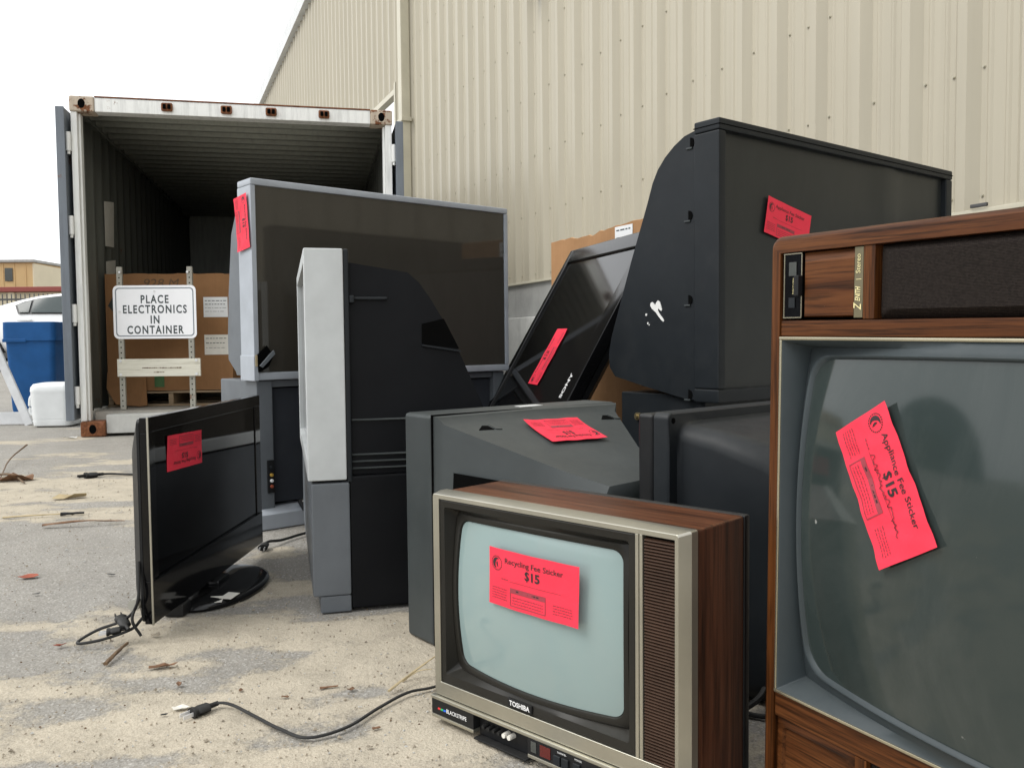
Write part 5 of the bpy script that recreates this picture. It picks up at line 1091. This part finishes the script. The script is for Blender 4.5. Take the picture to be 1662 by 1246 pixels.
def build_far():
    g = 0.4
    r = thing('tan_building', 'tan and cream metal building rising behind the low wall at far left', 'building', (-27.4, 50, g), 0)
    bm = B(); bx(bm, -40, 0, 0, 0, 14, 5.05, 0, 0)
    for i in range(60): bx(bm, -0.5 - i * 0.65, -0.03, 0, -0.44 - i * 0.65, 0.0, 5.0)
    obj('front_wall', bm, 'bld_tan', r, smooth=0)
    bm = B(); v = [bm.verts.new(p) for p in ((0.002, -0.02, 0), (3.2, 12, 0), (3.2, 12, 4.2), (0.002, -0.02, 5.0))]; bm.faces.new(v); o = obj('end_wall', bm, 'bld_cream', r, smooth=0); o.modifiers.new('t', 'SOLIDIFY').thickness = 0.2
    bm = B(); bx(bm, -40.2, -0.15, 5.06, 0.1, 14, 5.22, 0.02); obj('roof', bm, 'conc', r)
    bm = B(); bx(bm, -1.65, -0.06, 4.0, -1.2, -0.031, 4.75, 0.01); obj('window', bm, 'grey_led', r)
    r = thing('low_building', 'low cream building with dark red eave beyond the parked car', 'building', (-30, 40, g), 0)
    bm = B(); bx(bm, -30, 0, 0, 14, 6, 2.75, 0.02); obj('wall', bm, 'bld_cream', r)
    bm = B(); bx(bm, -30.2, -0.3, 2.76, 14.2, 6.2, 2.98, 0.02); obj('roof_edge', bm, 'bld_red', r)
    bm = B(); bx(bm, 6.9, -0.12, 0, 7.2, -0.005, 2.75, 0.02); obj('downspout', bm, 'bld_cream', r)
    r = thing('railing_fence', 'dark picket railing running behind the parked car', 'fence', (-22, 23, 0.35), 0)
    for z in (0.2, 1.55): bm = B(); bx(bm, 0, 0, z, 14, 0.04, z + 0.05); obj('rail', bm, 'fence_dark', r, smooth=0)
    bm = B()
    for i in range(117): bx(bm, i * 0.12, 0.005, 0.0, i * 0.12 + 0.02, 0.03, 1.72)
    obj('pickets', bm, 'fence_dark', r, smooth=0)
build_far()

# an arched shed and a lamp pole across the yard: the console's glass mirrors them
r_ = thing('arched_shed', 'dark arched shed across the yard, mirrored in the glass of the wooden console', 'building', (-38, 13, 0), 75)
bm = B(); prism(bm, [(7 * math.cos(a), 7.6 * math.sin(a)) for a in np.linspace(0, math.pi, 25)], 1, 0, 14, 0); obj('shell', bm, 'door_grey', r_, smooth=0)
bm = B(); bx(bm, -2.2, -0.08, 0, 2.2, -0.01, 4.2); obj('shed_door', bm, 'fence_dark', r_)
r_ = thing('lamp_pole', 'thin grey lamp pole across the yard, mirrored in the console glass', 'lamp pole', (-32, 1.5, 0), 0)
bm = B(); cyl(bm, (0, 0, 0), (0, 0, 8.5), 0.10, 10, 0, 0.06); obj('pole', bm, 'galv', r_); bm = B(); bx(bm, -0.9, -0.15, 8.5, 0.1, 0.15, 8.65, 0.03); obj('lamp_head', bm, 'galv', r_)
# ---------------------------------------------------------------- litter on the ground
def gz(x, y): return 0.0
def stick(pts, rad, label, mat='twig', cat='stick', grp=None, flat_=0.8, taper=0.5):
    bm = B(); tube(bm, smooth_path([(p[0], p[1], (p[2] if len(p) > 2 else 0) + rad * 0.9) for p in pts], 6), rad, 6, taper=taper, flat_=flat_)
    for v in bm.verts: v.co += Vector((rnd.uniform(-1, 1), rnd.uniform(-1, 1), rnd.uniform(-1, 1))) * rad * 0.15
    return tag(obj('stick', bm, mat, smooth=50, wn=False), label, cat, grp)
def scrap(name, c, size, mat, label, cat, asp=0.6, yaw=0, curl=0.3, n=7, seed=1):
    rs = random.Random(seed); bm = B(); P = []
    for i in range(n):
        a = i / n * 2 * math.pi; q = size * rs.uniform(0.75, 1.1); P.append((q * math.cos(a), q * asp * math.sin(a), 0.002 + size * curl * rs.random()))
    v = [bm.verts.new(p) for p in P]; cc = bm.verts.new((0, 0, 0.003))
    for i in range(n): bm.faces.new((v[i], v[(i + 1) % n], cc))
    o = obj(name, bm, mat, smooth=0); o.modifiers.new('sheet', 'SOLIDIFY').thickness = 0.0012
    o.location = (c[0], c[1], 0.001); o.rotation_euler = (0, 0, R(yaw)); return tag(o, label, cat)
stick([(-0.906, 1.884), (-0.908, 1.94, 0.004), (-0.909, 2.0, 0.006)], 0.0055, 'short brown stick lying on sand in front of the flat television', taper=0.7)
stick([(-3.157, 5.60, 0.06), (-2.98, 5.1, 0.03), (-2.74, 4.60)], 0.006, 'long thin dark stick poking up at the left edge of the yard')
stick([(-2.85, 4.66), (-2.66, 4.56, 0.02), (-2.50, 4.40)], 0.009, 'thick crooked stick beside a heap of bark at the left edge')
stick([(-1.84, 3.35), (-1.70, 3.375, 0.01), (-1.55, 3.42)], 0.010, 'long brown palm sliver lying on the asphalt left of the flat television', 'bark', 'palm sliver', flat_=0.45, taper=0.25)
stick([(-2.10, 3.53), (-1.95, 3.56, 0.004), (-1.80, 3.60)], 0.005, 'pale stick with dark tip lying on sand beyond the palm sliver', 'straw')
stick([(-1.885, 3.575), (-1.80, 3.60)], 0.009, 'dark stub at the end of the pale stick', 'black', 'stub')
stick([(-0.255, 1.715, 0.004), (-0.215, 1.765, 0.02), (-0.165, 1.815, 0.04)], 0.0032, 'pale dry straw leaning by the cord of the wooden set', 'straw', 'straw')
stick([(-0.235, 1.775), (-0.205, 1.80, 0.012), (-0.175, 1.79, 0.02)], 0.002, 'thin curled straw against the wooden set', 'straw', 'straw')
stick([(-0.262, 1.552), (-0.248, 1.557)], 0.0045, 'short brown chip by the bend of the cord', 'bark', 'chip', flat_=0.5)
stick([(-0.40, 1.74), (-0.365, 1.752)], 0.004, 'thin brown splinter on the sand behind the cord', 'bark', 'splinter', flat_=0.5)
scrap('bark_scrap', (-0.775, 1.868), 0.030, 'bark', 'brown shredded bark scrap on sand in front of the flat television', 'bark', 0.3, 18, 0.25, 9, 2)
scrap('bark_scrap', (-2.62, 4.52), 0.11, 'bark', 'dark heap of shredded bark at the left edge', 'bark', 0.5, 20, 0.4, 11, 3)
scrap('bark_scrap', (-2.05, 3.98), 0.08, 'straw', 'pale bark flake on the sand strip beyond the palm sliver', 'bark', 0.4, 35, 0.3, 9, 4)
scrap('leaf', (-1.486, 2.62), 0.030, 'leaf_red', 'rusty red leaf lying on bare asphalt at the left', 'leaf', 0.5, 8, 0.2, 7, 5)
scrap('leaf', (-1.071, 2.005), 0.014, 'leaf_red', 'tiny brown leaf on the asphalt left of the stick', 'leaf', 0.5, 30, 0.5, 6, 6)
scrap('rubber_bit', (-1.243, 2.639), 0.016, 'rubber', 'black rubber bit on the asphalt left of the flat television', 'rubbish', 0.35, 0, 0.3, 6, 7)
scrap('rubber_bit', (-1.36, 2.435), 0.012, 'rubber', 'small dark speck of rubber nearest the red leaf', 'rubbish', 0.45, 0, 0.4, 6, 8)
scrap('bark_scrap', (-0.871, 2.07), 0.012, 'stone', 'small brown clod on the ground beside the looped cord', 'clod', 0.7, 0, 0.8, 7, 9)
scrap('paper_scrap', (-0.652, 1.652), 0.019, 'label_paper', 'torn white paper scrap on sand beside the plug', 'paper', 0.42, 10, 0.25, 9, 10)
scrap('rubber_bit', (-0.672, 1.622), 0.008, 'rubber', 'dark flake just below the torn white paper scrap', 'rubbish', 0.4, 25, 0.3, 6, 11)
scrap('stone', (-0.255, 1.479), 0.006, 'stone', 'round brown pebble on sand below the cord bend', 'pebble', 0.8, 0, 0.8, 8, 12)
for i, (x, y) in enumerate(((-0.46, 1.70), (-0.335, 1.735), (-0.56, 1.735), (-0.70, 1.77))):
    scrap('bark_scrap', (x, y), 0.008 + 0.003 * (i % 2), 'bark', ['brown bark crumb on sand above the dip of the cord', 'brown bark flake lying closest to the wooden set', 'brown bark crumb above the plug', 'brown bark crumb left of the plug'][i], 'bark', 0.5, 40 * i, 0.4, 7, 30 + i)
scrap('white_rubble', (-3.36, 6.55), 0.06, 'conc_pale', 'crumbled white rubble on the ground by the rusty container foot', 'rubble', 0.3, 5, 0.3, 9, 40)
